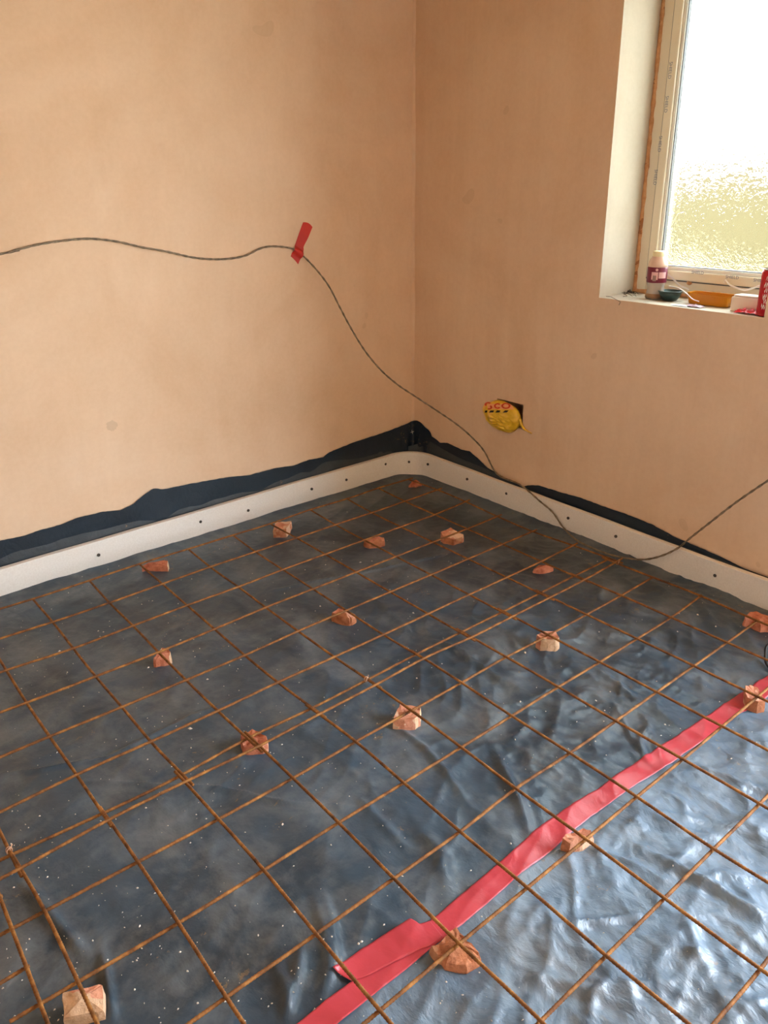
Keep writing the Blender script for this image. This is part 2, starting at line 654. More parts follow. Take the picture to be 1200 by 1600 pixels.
wall_cells('wall_side', lambda a, b, d: (X0 - d, a, b), [Y0, FILL_WIN[0], FILL_WIN[1], YW], [ZB, FILL_WIN[2], FILL_WIN[3], ZC], [FILL_WIN], 0.25, [M['plaster_r'], M['white_reveal']])
tag(boxobj('ceiling', (X0 - .25, Y0 - .25, ZC), (XW + WT, YW + .25, ZC + 0.2), M['ceiling']), kind='structure')
tag(boxobj('floor', (X0, Y0, -0.15), (XW, YW, -0.022), M['concrete']), kind='structure')

# plaster fillet down the corner of the two walls
V, F = [], []
zs = np.linspace(0.16, ZC, 60)
for i, z in enumerate(zs):
    r = 0.011 + 0.002 * math.sin(z * 9.0) + 0.0015 * math.sin(z * 31)
    V += [(XW - r, YW + 0.001, z), (XW - r * 0.62, YW - r * 0.34, z), (XW - r * 0.34, YW - r * 0.62, z), (XW + 0.001, YW - r, z)]
tr = mesh('trim_1', V, grid_faces(len(zs), 4), M['plaster_l'], smooth=True)
tag(tr, 'slim plaster fillet running up the room corner', kind='structure')

# outdoors: ground and the pale yellow wall that shows through the obscure glass
tag(boxobj('ground', (-40, -40, -0.5), (40, 40, -0.3), M['ground']), kind='structure')
gw = empty('garden_wall', (7.0, -1.0, -0.3))
boxobj('masonry', (7.0, -14, -0.3), (7.22, 14, 1.78), M['render_out'], gw)
boxobj('coping', (6.96, -14, 1.78), (7.26, 14, 1.84), M['render_out'], gw, bevel=0.01)
tag(gw, 'pale yellow garden wall blurred behind the obscure window glass', 'wall')

# ------------------------------------------------------------------ window
WY0, WY1, WZ0, WZ1 = WIN
XF = XW + 0.235                 # inner face of the outer frame
w = empty('window_1', (XF, (WY0 + WY1) / 2, WZ0))
tag(w, 'white plastic window with obscure patterned glass', kind='structure')
SLZ = WZ0


def ring(name, y0, y1, z0, z1, wd, x0, x1, mat, parent, bevel=0.004):
    bm = bmesh.new()
    for lo, hi in (((x0, y0, z0), (x1, y0 + wd, z1)), ((x0, y1 - wd, z0), (x1, y1, z1)),
                   ((x0, y0 + wd, z0), (x1, y1 - wd, z0 + wd)), ((x0, y0 + wd, z1 - wd), (x1, y1 - wd, z1))):
        box(bm, lo, hi)
    return bmobj(name, bm, mat, parent, bevel=bevel, segs=2)


OY0, OY1, OZ0, OZ1 = WY0 + 0.004, WY1 - 0.004, WZ0 + 0.012, WZ1 - 0.004
ring('outer_frame', OY0, OY1, OZ0, OZ1, 0.050, XF, XF + 0.07, M['film'], w)
g = 0.047
ring('gasket', OY0 + g, OY1 - g, OZ0 + g, OZ1 - g, 0.006, XF - 0.003, XF + 0.05, M['gasket'], w, 0)
g = 0.052
sash = ring('sash', OY0 + g, OY1 - g, OZ0 + g, OZ1 - g, 0.036, XF - 0.012, XF + 0.052, M['film'], w)
g = 0.088
bead = ring('glazing_bead', OY0 + g, OY1 - g, OZ0 + g, OZ1 - g, 0.014, XF - 0.004, XF + 0.02, M['upvc'], w, 0.003)
ring('bead_gasket', OY0 + g + .014, OY1 - g - .014, OZ0 + g + .014, OZ1 - g - .014, 0.003, XF + 0.0, XF + 0.02, M['gasket'], w, 0)
g = 0.098
boxobj('pane', (XF + 0.012, OY0 + g, OZ0 + g), (XF + 0.018, OY1 - g, OZ1 - g), M['obscure'], w)

# rough plaster / foam joint round the frame
rng = random.Random(4)
def joint(name, pts, rad):
    P = resample(pts, 0.012)
    r = rad * (1 + 0.35 * noise2(np.arange(len(P)) * 0.31, np.full(len(P), 3.7), 5) + 0.2 * noise2(np.arange(len(P)) * 0.9, np.full(len(P), 1.7), 8))
    return tube(name, P, r, M['rawfoam'], w, sides=8)


joint('joint_filler', [(XF - 0.002, WY1 - 0.004, WZ1), (XF - 0.002, WY1 - 0.004, WZ0 + 0.004)], 0.0085)
joint('joint_filler', [(XF - 0.002, WY1, WZ0 + 0.007), (XF - 0.002, WY0, WZ0 + 0.007)], 0.0085)
jb = at(1077, 442, 0, XF - 0.004)
lathe('foam_blob', [(0.002, -0.009), (0.009, -0.005), (0.010, 0.002), (0.006, 0.008), (0.001, 0.010)], (jb[0], jb[1], jb[2]), M['rawfoam'], w, 12)


def flat_text(name, body, size, origin, ua, ub, mat, parent):
    V, F = text_arrays(body, size)
    o, ua, ub = np.array(origin), np.array(ua, float), np.array(ub, float)
    return mesh(name, o + V[:, :1] * ua + V[:, 1:2] * ub, F, mat, parent)


xs = XF - 0.0125
for (u, v_) in ((1090, 426), (1144, 433.5), (1188, 438.5)):
    p = at(u, v_, 0, xs)
    flat_text('film_lettering', 'SHIELD', 0.016, p, (0, -1, 0), (0, 0, 1), M['print'], w)
for (u, v_, x_) in ((1047, 110, XF - .0125), (1041, 163, XF - .0125), (1031, 225, XF - .0125), (1024, 277, XF - .0125)):
    p = at(u, v_, 0, x_)
    flat_text('film_lettering', 'SHIELD', 0.018, p, (0, 0, -1), (0, -1, 0), M['print'], w)

w2 = empty('fill_window', (X0 - 0.15, (FILL_WIN[0] + FILL_WIN[1]) / 2, FILL_WIN[2]))  # frame of the added opening that brings in fill light
tag(w2, 'white frame of the window added behind the camera as fill light', kind='structure')
ring('outer_frame', *FILL_WIN, 0.06, X0 - 0.2, X0 - 0.13, M['upvc'], w2)
boxobj('mullion', (X0 - 0.2, (FILL_WIN[0] + FILL_WIN[1]) / 2 - .03, FILL_WIN[2] + .06), (X0 - 0.13, (FILL_WIN[0] + FILL_WIN[1]) / 2 + .03, FILL_WIN[3] - .06), M['upvc'], w2, bevel=0.004)

# open garden doorway out of the frame to the right
d = empty('door_1', (XW + 0.2, (DOOR[0] + DOOR[1]) / 2, 0))
tag(d, 'white frame of the open garden doorway out of view', kind='structure')
for a, b in (((DOOR[0], 0), (DOOR[0] + .06, DOOR[3])), ((DOOR[1] - .06, 0), (DOOR[1], DOOR[3])), ((DOOR[0] + .06, DOOR[3] - .06), (DOOR[1] - .06, DOOR[3]))):
    boxobj('door_frame', (XW + 0.2, a[0], a[1]), (XW + 0.27, b[0], b[1]), M['upvc'], d, bevel=0.004)
boxobj('threshold', (XW + .001, DOOR[0], -0.1), (XW + WT, DOOR[1], -0.01), M['upvc'], d)

# ------------------------------------------------------------------ floor membrane
FY, FX = 0.187, 0.174          # room-side faces of the foam strip
TAPE_UP = [(1200, 1055), (1146.7, 1090), (1080, 1135), (1016.7, 1176.7), (983, 1200), (940, 1230), (880, 1266.7),
           (836.7, 1296.7), (800, 1331.7), (733, 1386.7), (683, 1430), (610, 1487), (548, 1535), (510, 1563), (466.7, 1600)]
TAPE_LO = [(1200, 1087), (1153, 1118), (1110, 1150), (1050, 1193), (983, 1236.7), (923, 1276.7), (903, 1293),
           (860, 1330), (800, 1376.7), (760, 1412), (720, 1446.7), (673, 1481.7), (640, 1510), (586.7, 1553), (530, 1600)]
tu = np.array([at(u, v_, 2, 0.003)[:2] for u, v_ in TAPE_UP])
tl = np.array([at(u, v_, 2, 0.003)[:2] for u, v_ in TAPE_LO])


def extend(P, a, b):
    s = (P[0] - P[2]) / np.linalg.norm(P[0] - P[2])
    e = (P[-1] - P[-4]) / np.linalg.norm(P[-1] - P[-4])
    return np.vstack([P[0] + s * a, P, P[-1] + e * b])


tu = extend(tu, 0.02, 0.9)
tl = extend(tl, 0.02, 0.9)
n_t = 420
tu_s = resample(tu, 0.004)
tl_s = resample(tl, 0.004)
pick = lambda P, n: P[np.linspace(0, len(P) - 1, n).astype(int)]
tu_s, tl_s = pick(tu_s, n_t), pick(tl_s, n_t)
tmid = (tu_s + tl_s) / 2

# seam line as y(x), for telling the two sheets apart
order = np.argsort(tmid[:, 0])
SX, SY = tmid[order, 0], tmid[order, 1]
s_lo = (SY[30] - SY[0]) / (SX[30] - SX[0])
s_hi = (SY[-1] - SY[-60]) / (SX[-1] - SX[-60])


def seam(x):
    y = np.interp(x, SX, SY)
    y = np.where(x < SX[0], SY[0] + s_lo * (x - SX[0]), y)
    return np.where(x > SX[-1], SY[-1] + s_hi * (x - SX[-1]), y)


# long creases seen in the photograph (pixel polylines on the floor), amplitude and width in metres
CREASES = [
    ([(420, 925), (520, 903), (600, 888), (730, 858)], 0.006, 0.006),
    ([(0, 1209), (60, 1204), (170, 1184), (300, 1120), (420, 1075)], 0.006, 0.007),
    ([(130, 1222), (230, 1226), (340, 1232), (460, 1258), (580, 1265)], 0.005, 0.007),
    ([(40, 1385), (85, 1440), (140, 1498)], 0.010, 0.012),
    ([(158, 1485), (168, 1530), (178, 1600)], 0.009, 0.008),
    ([(830, 1452), (890, 1448), (940, 1440), (1010, 1426)], 0.008, 0.007),
    ([(1000, 1325), (1080, 1372), (1130, 1398), (1200, 1442)], 0.012, 0.012),
    ([(1060, 1196), (1120, 1213), (1200, 1240)], 0.008, 0.009),
    ([(900, 1318), (960, 1340), (1015, 1364)], 0.006, 0.007),
    ([(488, 1392), (505, 1440), (515, 1500), (502, 1560)], 0.007, 0.012),
    ([(500, 1385), (520, 1440), (528, 1500), (510, 1550)], 0.006, 0.010),
    ([(430, 1500), (445, 1540), (455, 1600)], 0.007, 0.012),
    ([(470, 1480), (465, 1530), (440, 1600)], 0.006, 0.010),
    ([(612, 1130), (660, 1165), (700, 1210), (735, 1262)], 0.006, 0.010),
    ([(770, 1165), (790, 1210), (815, 1260), (826, 1300)], 0.008, 0.014),
    ([(875, 1095), (870, 1130), (860, 1170)], 0.007, 0.02),
    ([(930, 1045), (970, 1075), (1000, 1100)], 0.008, 0.014),
    ([(1010, 1190), (1000, 1160), (1015, 1130)], 0.008, 0.01),
    ([(960, 1100), (985, 1150), (1005, 1180)], 0.006, 0.01),
    ([(660, 1300), (690, 1340), (700, 1400)], 0.007, 0.02),
    ([(555, 1240), (600, 1290), (640, 1330)], 0.005, 0.012),
    ([(1075, 1440), (1090, 1490), (1080, 1500)], 0.008, 0.012),
    ([(800, 1545), (850, 1530), (930, 1550), (1060, 1535)], 0.007, 0.012),
    ([(920, 1600), (925, 1560), (960, 1520)], 0.007, 0.01),
    ([(1130, 1560), (1160, 1575), (1200, 1560)], 0.006, 0.01),
    ([(640, 990), (700, 1010), (780, 1060), (830, 1090)], 0.005, 0.014),
    ([(560, 920), (600, 950), (640, 985)], 0.004, 0.014),
    ([(1000, 990), (1060, 1030), (1110, 1060)], 0.005, 0.016),
]
CRW = [(np.array([at(u, v_, 2, 0)[:2] for u, v_ in P]), a, wd) for P, a, wd in CREASES]


def crease_h(x, y):
    h = np.zeros_like(x)
    for P, a, wd in CRW:
        m_ = (x > P[:, 0].min() - 5 * wd) & (x < P[:, 0].max() + 5 * wd) & (y > P[:, 1].min() - 5 * wd) & (y < P[:, 1].max() + 5 * wd)
        if not m_.any():
            continue
        xx, yy = x[m_], y[m_]
        best = np.full(xx.shape, 9.0)
        tt = np.zeros(xx.shape)
        n = len(P) - 1
        for i in range(n):
            d_ = P[i + 1] - P[i]
            L2 = d_ @ d_
            t = np.clip(((xx - P[i, 0]) * d_[0] + (yy - P[i, 1]) * d_[1]) / L2, 0, 1)
            dist = np.hypot(xx - P[i, 0] - t * d_[0], yy - P[i, 1] - t * d_[1])
            k = dist < best
            best = np.where(k, dist, best)
            tt = np.where(k, (i + t) / n, tt)
        h[m_] += 1.45 * a * np.exp(-(best / wd) ** 2) * np.sin(np.pi * np.clip(tt, 0.02, 0.98)) ** 0.5
    return h


def floor_h(x, y):
    x = np.asarray(x, float)
    y = np.asarray(y, float)
    near = 1 / (1 + np.exp((y - seam(x)) / 0.10))              # 1 on the near sheet
    side = 1 / (1 + np.exp(-(x - y * 0.0 + 1.25 + 0.25 * (y + 1.5)) / 0.16)) * 1 / (1 + np.exp((y + 0.95) / 0.15))
    rough = np.clip(0.34 + 0.66 * near + 0.55 * side, 0, 1.15)
    rough = rough * (1 - 0.65 * np.exp(-((y - seam(x)) / 0.07) ** 2))      # the tape holds the sheet flat
    wx = x + 0.05 * noise2(x * 3.1, y * 3.1, 11)
    wy = y + 0.05 * noise2(x * 3.1 + 7, y * 3.1 + 3, 12)
    h = 0.0035 * noise2(x * 2.3, y * 2.3, 1)
    h += 0.0035 * noise2(wx * 6.2, wy * 3.4, 2) * (0.35 + rough)
    # folded ridges
    c, s = math.cos(0.5), math.sin(0.5)
    a = (wx * c + wy * s)
    b = (-wx * s + wy * c)
    r1 = 1 - np.abs(noise2(a * 5.0, b * 10.0, 3))
    h += 0.0085 * rough * (r1 ** 3 - 0.4)
    h += 0.0060 * side * noise2(wx * 11.0, wy * 4.0 + 3, 7)
    r2 = 1 - np.abs(noise2(b * 9.0 + 5, a * 17.0, 4))
    h += 0.0046 * rough ** 1.5 * (r2 ** 3 - 0.4)
    r3 = 1 - np.abs(noise2(wx * 26.0 + 5, wy * 22.0, 6))
    h += 0.0024 * rough ** 2 * (r3 ** 3 - 0.4)
    h += crease_h(x, y)
    # the sheet coves up a little towards the foam strip
    e = np.minimum(FY - y, FX - x)
    h += 0.010 * np.clip(1 - e / 0.07, 0, 1) ** 2
    h = np.clip(h, -0.016, 0.026)
    return h


xs_ = np.arange(X0 + 0.003, FX + 0.030, 0.0065)
ys_ = np.arange(Y0 + 0.003, FY + 0.030, 0.0065)
GX, GY = np.meshgrid(xs_, ys_)
GH = floor_h(GX, GY)
cxm = (GX[:-1, :-1] + GX[1:, 1:]) / 2
cym = (GY[:-1, :-1] + GY[1:, 1:]) / 2
sm_ = seam(cxm)
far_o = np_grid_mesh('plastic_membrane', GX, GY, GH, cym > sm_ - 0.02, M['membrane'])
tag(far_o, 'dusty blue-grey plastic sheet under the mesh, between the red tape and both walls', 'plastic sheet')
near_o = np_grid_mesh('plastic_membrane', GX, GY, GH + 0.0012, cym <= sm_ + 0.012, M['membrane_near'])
tag(near_o, 'creased shiny blue plastic sheet on the camera side of the red tape', 'plastic sheet')


def tape_strip(name, U, L, mat, lift, nw=12, rough_end=None, rag=0.0):
    n = len(U)
    V = []
    for i in range(n):
        for j in range(nw + 1):
            V.append(U[i] + (L[i] - U[i]) * j / nw)
    V = np.array(V)
    z = floor_h(V[:, 0], V[:, 1]) + lift
    z = z + 0.0012 * np.abs(noise2(V[:, 0] * 30, V[:, 1] * 18, 21)) + 0.0022 * np.clip(noise2(V[:, 0] * 9, V[:, 1] * 14, 22), 0, 1) ** 2
    V3 = np.column_stack([V, z])
    nv = len(V3)
    bot = V3.copy()
    bot[:, 2] -= 0.0006
    F = grid_faces(n, nw + 1)
    F2 = [tuple(nv + k for k in f[::-1]) for f in F]
    rim = []
    bd = [i * (nw + 1) for i in range(n)] + [(n - 1) * (nw + 1) + j for j in range(1, nw + 1)] + \
         [i * (nw + 1) + nw for i in range(n - 2, -1, -1)] + [j for j in range(nw - 1, 0, -1)]
    for k in range(len(bd)):
        a, b = bd[k], bd[(k + 1) % len(bd)]
        rim.append((a, b, b + nv, a + nv))
    return mesh(name, np.vstack([V3, bot]), F + F2 + rim, mat, None, smooth=True)


ok = (tu_s[:, 0] < FX - 0.012) & (tl_s[:, 0] < FX - 0.012)
t1 = tape_strip('floor_tape', tu_s[ok], tl_s[ok], M['tape'], 0.0042)
tag(t1, 'long red tape strip sealing the seam across the floor plastic', 'tape')
pu = np.array([at(u, v_, 2, 0.005)[:2] for u, v_ in ((672, 1439), (655, 1444), (641, 1435), (600, 1460), (567, 1482), (543, 1500), (520, 1518))])
pl = np.array([at(u, v_, 2, 0.005)[:2] for u, v_ in ((692, 1464), (672, 1479), (658, 1482), (630, 1497), (600, 1512), (577, 1524), (550, 1534))])
t2 = tape_strip('floor_tape', pick(resample(pu, 0.002), 90), pick(resample(pl, 0.002), 90), M['tape'], 0.0066)
tag(t2, 'short torn red tape patch overlapping the long strip beside the biggest brick chunk', 'tape')

# ------------------------------------------------------------------ foam upstand round the perimeter
RC = 0.13                       # bend radius at the corner


def corner_path(fx, fy, rc, x_from, y_to, step=0.02):
    """left wall -> corner -> right wall, offset path with a round bend"""
    P = [(x, fy) for x in np.arange(x_from, fx - rc, step)]
    for a in np.linspace(math.pi / 2, 0, 14):
        P.append((fx - rc + rc * math.cos(a), fy - rc + rc * math.sin(a)))
    P += [(fx, y) for y in np.arange(fy - rc - step, y_to, -step)]
    return np.array(P)


FT = 0.024
inner = corner_path(FX, FY, RC, -3.4, -2.3)
tn = np.gradient(inner, axis=0)
tn /= np.linalg.norm(tn, axis=1)[:, None]
nrm = np.column_stack([-tn[:, 1], tn[:, 0]])      # towards the walls
ups = empty('insulation_strip', (FX - 0.05, FY - 0.05, 0))
V = []
prof = [(0.0, 0.0), (0.0, 0.6), (0.0, 0.985), (0.1, 1.0), (0.9, 1.0), (1.0, 0.985), (1.0, 0.0)]
sarc = np.concatenate([[0], np.cumsum(np.linalg.norm(np.diff(inner, axis=0), axis=1))])
# top height along the strip, from the photograph: lower to the left and right, higher in the corner
ctr = sarc[np.argmin(np.abs(inner[:, 0] - inner[:, 1] - (FX - FY)))]
for i in range(len(inner)):
    s = sarc[i] - ctr
    top = 0.124 - 0.009 * min(1, abs(s) / 1.6)
    wob = 0.0015 * math.sin(s * 7.0) + 0.001 * math.sin(s * 17 + 1)
    for a, b in prof:
        p = inner[i] + nrm[i] * (a * FT + wob)
        V.append((p[0], p[1], 0.002 + b * (top - 0.002)))
fs = mesh('strip', V, grid_faces(len(inner), len(prof), wrap=True), M['foam'], ups)
tag(ups, 'white foam insulation strip standing on edge along both walls', 'insulation strip')


def disc_on(name, p, n, r, mat, parent, h=0.002):
    n = np.array(n, float)
    n /= np.linalg.norm(n)
    t = np.array([-n[1], n[0], 0])
    z = np.array([0, 0, 1.0])
    V = []
    for rr, hh in ((1.0, -0.004), (1.0, h * 0.6), (0.7, h), (0.35, h * 0.4)):
        for k in range(10):
            a = 2 * math.pi * k / 10
            V.append(np.array(p) + n * hh + r * rr * (t * math.cos(a) + z * math.sin(a)))
    F = grid_faces(4, 10, wrap=True) + [tuple(range(30, 40))]
    return mesh(name, V, F, mat, parent)


for (u, v_) in ((154, 867), (313, 815), (387.6, 797.4), (487, 764), (541, 749.6), (602, 725), (639, 721.6), (668.6, 725.4),
                (730, 748.6), (791.6, 771), (888, 809.4), (962.4, 838), (1117.5, 899)):
    # intersect the pixel's ray with the strip's face
    dd = FW * FPX + RT * (u - PX) + UP * (PY - v_)
    best = None
    for i in range(len(inner) - 1):
        a, b = inner[i], inner[i + 1]
        A = np.array([[dd[0], -(b - a)[0]], [dd[1], -(b - a)[1]]])
        try:
            t, k = np.linalg.solve(A, a - CAM[:2])
        except np.linalg.LinAlgError:
            continue
        if t > 0 and -0.01 <= k <= 1.01:
            best = (CAM + t * dd, -nrm[i])
            break
    if best:
        disc_on('fixing', best[0] + 0.0022 * np.array([best[1][0], best[1][1], 0]), (best[1][0], best[1][1], 0), 0.0065, M['fixing'], ups)

# ------------------------------------------------------------------ membrane turned up on the walls
TOPL = [(0, 844), (20, 840), (40, 836), (70, 826), (100, 818), (120, 809), (160, 799), (190, 796), (210, 787), (225, 774), (243, 761.6),
        (255, 764), (300, 755), (356, 745), (390, 742), (430, 731), (460, 727), (484, 717.6), (506, 714), (514, 707), (550, 692),
        (580, 682), (610, 672), (630, 664), (645, 657)]
TOPR = [(650, 656), (656, 659), (662, 666), (671, 673), (673, 681), (682, 687), (686, 691), (698, 691), (720, 702), (732, 704), (748, 718),
        (760, 730), (784, 744), (816, 759), (824, 757), (838, 757), (874, 768), (904, 776), (940, 790), (974, 801), (1016, 818), (1050, 836.7),
        (1072, 846), (1100, 858), (1133, 873), (1167, 890), (1200, 904)]
tl3 = np.array([at(u, v_, 1, YW - 0.004) for u, v_ in TOPL])
tr3 = np.array([at(u, v_, 0, XW - 0.004) for u, v_ in TOPR])
wpath = corner_path(XW - 0.004, YW - 0.004, 0.02, -3.4, -2.3, 0.01)
wt = np.gradient(wpath, axis=0)
wt /= np.linalg.norm(wt, axis=1)[:, None]
wn = np.column_stack([wt[:, 1], -wt[:, 0]])       # towards the room
ws = np.concatenate([[0], np.cumsum(np.linalg.norm(np.diff(wpath, axis=0), axis=1))])
wc = ws[np.argmin(np.abs((wpath[:, 0] - wpath[:, 1]) - (XW - YW)))]
S_top = np.concatenate([[-4], (tl3[:, 0] - XW), (YW - tr3[:, 1]), [4]])
Z_top = np.concatenate([[0.20], tl3[:, 2], tr3[:, 2], [0.13]])
o_ = np.argsort(S_top)
S_top, Z_top = S_top[o_], Z_top[o_]
mu = empty('membrane_upstand', (XW - 0.06, YW - 0.06, 0))
nt_ = 14
SS, TT = np.meshgrid(ws - wc, np.linspace(0, 1, nt_ + 1), indexing='ij')
ZT = np.interp(SS, S_top, Z_top)
ZT = ZT + 0.0015 * noise2(SS * 60, SS * 0 + 2.5, 33)
ZZ = 0.02 + TT * (ZT - 0.02)
cor = np.exp(-(np.abs(SS) / 0.14) ** 2)
off = 0.003 + 0.003 * (noise2(SS * 7, TT * 1.5, 31) + 1) + cor * (0.014 * (noise2(SS * 26, TT * 3.5, 32) + 0.7) + 0.010) * (1 - 0.75 * TT ** 3)
off *= (1 - 0.6 * TT ** 2)
P2 = wpath[:, None, :] + wn[:, None, :] * off[..., None]
np_grid_mesh('wall_lap', P2[..., 0], P2[..., 1], ZZ, None, M['membrane_wall'], mu)
# inner layer that stands up right behind the foam strip
CRL = [(0, 871), (80, 848), (160, 827), (240, 809), (300, 792), (340, 780), (400, 765), (460, 746), (500, 728), (520, 720), (580, 712), (605, 704), (640, 697)]
CRR = [(668, 689), (690, 703), (720, 718), (760, 734), (800, 756)]
cl3 = np.array([at(u, v_, 1, YW - 0.018) for u, v_ in CRL])
cr3 = np.array([at(u, v_, 0, XW - 0.018) for u, v_ in CRR])
S2 = np.concatenate([[-4], cl3[:, 0] - (XW - 0.018), (YW - 0.018) - cr3[:, 1], [0.95, 4]])
Z2 = np.concatenate([[0.13], cl3[:, 2], cr3[:, 2], [0.112, 0.108]])
bpath = corner_path(FX + FT + 0.004, FY + FT + 0.004, 0.10, -3.4, -2.3, 0.012)
bt = np.gradient(bpath, axis=0)
bt /= np.linalg.norm(bt, axis=1)[:, None]
bn = np.column_stack([-bt[:, 1], bt[:, 0]])
bs = np.concatenate([[0], np.cumsum(np.linalg.norm(np.diff(bpath, axis=0), axis=1))])
bc = bs[np.argmin(np.abs((bpath[:, 0] - bpath[:, 1]) - (FX - FY)))]
SS, TT = np.meshgrid(bs - bc, np.linspace(0, 1, 13), indexing='ij')
ZT = np.interp(SS, S2, Z2)
ZZ = 0.015 + TT * (ZT - 0.015)
cor = np.exp(-(np.abs(SS + 0.03) / 0.13) ** 2)
lean = TT ** 2 * 0.012 + 0.0015 * noise2(SS * 9, TT * 2, 41) * TT + cor * 0.010 * noise2(SS * 30, TT * 3, 42) * TT
P2 = bpath[:, None, :] + bn[:, None, :] * lean[..., None]
M['membrane_inner'] = membrane_mat('dusty_polythene_fold', srgb(40, 48, 54), srgb(56, 64, 70), srgb(96, 98, 96), 0.35, 0.40, 0.25, 0.4)
np_grid_mesh('inner_lap', P2[..., 0], P2[..., 1], ZZ, None, M['membrane_inner'], mu)
# thin white cross modelled as the crease highlight on the crumpled corner
cx_ = at(644, 675, 1, YW - 0.035)
for ang in (0.15, 1.75):
    dx, dz = math.cos(ang) * 0.011, math.sin(ang) * 0.011
    e1 = np.array([cx_[0] - dx, cx_[1] + dx * .2, cx_[2] - dz])
    e2 = np.array([cx_[0] + dx, cx_[1] - dx * .2, cx_[2] + dz])
    tube('crease_highlight', [e1, (e1 + e2) / 2, e2], 0.0009, M['foam'], mu, sides=5)
tag(mu, 'ragged dark plastic edge turned up against the wall bottoms', 'plastic edge')

# ------------------------------------------------------------------ steel mesh sheets
OBS = {}


def ob(s, k, dct):
    for j, uv in dct.items():
        OBS[(s, j, k)] = uv


ob(0, 0, {0: (53.3, 938.3), 1: (84.3, 974.3), 2: (116.7, 1016), 3: (151.7, 1059.3), 4: (192.7, 1107.3), 5: (238.3, 1161.7), 6: (296.7, 1221.7)})
ob(0, 1, {0: (141.7, 909.3), 1: (173.3, 944), 2: (210, 980), 3: (250, 1021.7), 4: (293, 1065), 5: (343.3, 1113.3)})
ob(0, 2, {0: (220, 883.3), 1: (256, 914.3), 2: (295, 948), 3: (337.7, 985), 4: (385, 1026), 5: (436.7, 1068.3), 6: (503.3, 1117.3)})
ob(0, 3, {0: (296.7, 860), 1: (331, 887.7), 2: (375, 919), 5: (525, 1028.3), 6: (590, 1071.7)})
ob(0, -1, {2: (11.7, 1050), 3: (43.3, 1100.7), 4: (80, 1154), 5: (121.7, 1213.3), 6: (170, 1285)})
ob(0, 4, {0: (366, 838), 6: (665, 1030.7)})
ob(0, 5, {0: (425, 820)})
ob(0, 6, {0: (487, 798)})
ob(0, 7, {0: (545, 781)})
ob(0, 8, {0: (594, 764)})
ob(0, 9, {1: (686.7, 766.7), 2: (730, 785), 3: (780, 808), 4: (835, 831.7), 5: (898.3, 853.3), 6: (968, 878)})
ob(1, -2, {0: (16.7, 1331.7), 1: (68.3, 1420), 2: (120, 1530)})
ob(1, -1, {0: (160, 1266.7), 1: (213.3, 1343.3), 2: (276.7, 1438.3), 3: (351.7, 1555)})
ob(1, 0, {0: (278.3, 1210), 1: (339, 1276.7), 2: (410, 1356.7), 3: (491.7, 1456.7), 4: (591.7, 1576)})
ob(1, 1, {1: (455, 1213.3), 2: (526.7, 1283), 3: (613.3, 1370), 4: (715, 1471.7), 5: (843, 1593)})
ob(1, 2, {0: (483.3, 1105), 1: (553.3, 1156.7), 2: (628.3, 1221), 3: (716.7, 1297), 4: (821.7, 1385), 5: (945, 1491.7)})
ob(1, 3, {0: (571.7, 1060), 1: (640, 1108.3), 2: (718.3, 1165.7), 3: (803, 1230), 5: (1036.7, 1401.7), 6: (1186.7, 1513)})
ob(1, 4, {0: (648.3, 1020), 1: (718.3, 1065), 2: (796.7, 1116.7), 3: (888.3, 1175), 4: (993, 1243), 5: (1113, 1325)})
ob(1, 5, {1: (788.3, 1025), 2: (870, 1071.7), 3: (960, 1125), 4: (1065, 1185), 5: (1185, 1255)})
ob(1, 9, {1: (1016.7, 901), 2: (1093, 930)})
ZM = 0.049
DX2, YB2, TH2 = 0.0067, -1.1417, -0.0037


def model(s, j, k):
    X, Y = -0.2 * (9 - k), -0.2 * j
    if s == 0:
        return np.array([X, Y])
    return np.array([DX2 + X - Y * TH2, YB2 + Y + X * TH2])


def node(s, j, k):
    if (s, j, k) in OBS:
        return at(*OBS[(s, j, k)], 2, ZM)[:2]
    return model(s, j, k)


BR = 0.0036


def bar(P2, z, parent, rr, rib=True):
    """P2: xy nodes along the bar; smoothed, resampled and given a slight sag"""
    P = catmull(P2, 8)
    ker = np.ones(5) / 5
    Q = np.column_stack([np.convolve(np.pad(P[:, k], 2, 'edge'), ker, 'valid') for k in range(2)])
    Q[0], Q[-1] = P[0], P[-1]
    Q = resample(Q, 0.0022 if rib else 0.02)
    zz = z + 0.0012 * noise2(Q[:, 0] * 2.7 + rr, Q[:, 1] * 2.7, 51)
    return tube('bar', np.column_stack([Q, zz]), BR, M['rust'], parent, sides=7 if rib else 8,
                rib=0.24 if rib else 0.0, pitch=0.0072)


s1 = empty('steel_mesh', (0, 0, ZM))
KS = list(range(-4, 10))
for k in KS:                                # bars running with the right wall
    nd = [node(0, j, k) for j in range(0, 7)]
    e0 = nd[0] + (nd[0] - nd[1]) * 0.04
    e1 = nd[-1] + (nd[-1] - nd[-2]) * 0.07
    bar([e0] + nd + [e1], ZM, s1, k, rib=(k < 4))
for j in range(0, 7):                       # bars running with the left wall
    nd = [node(0, j, k) for k in KS]
    e1 = nd[-1] + (nd[-1] - nd[-2]) * 0.05
    bar([nd[0] + (nd[0] - nd[1]) * 0.3] + nd + [e1], ZM + 2 * BR + 0.0006, s1, 20 + j)
tag(s1, 'rusty steel mesh sheet laid in the far corner along both walls', 'steel mesh')

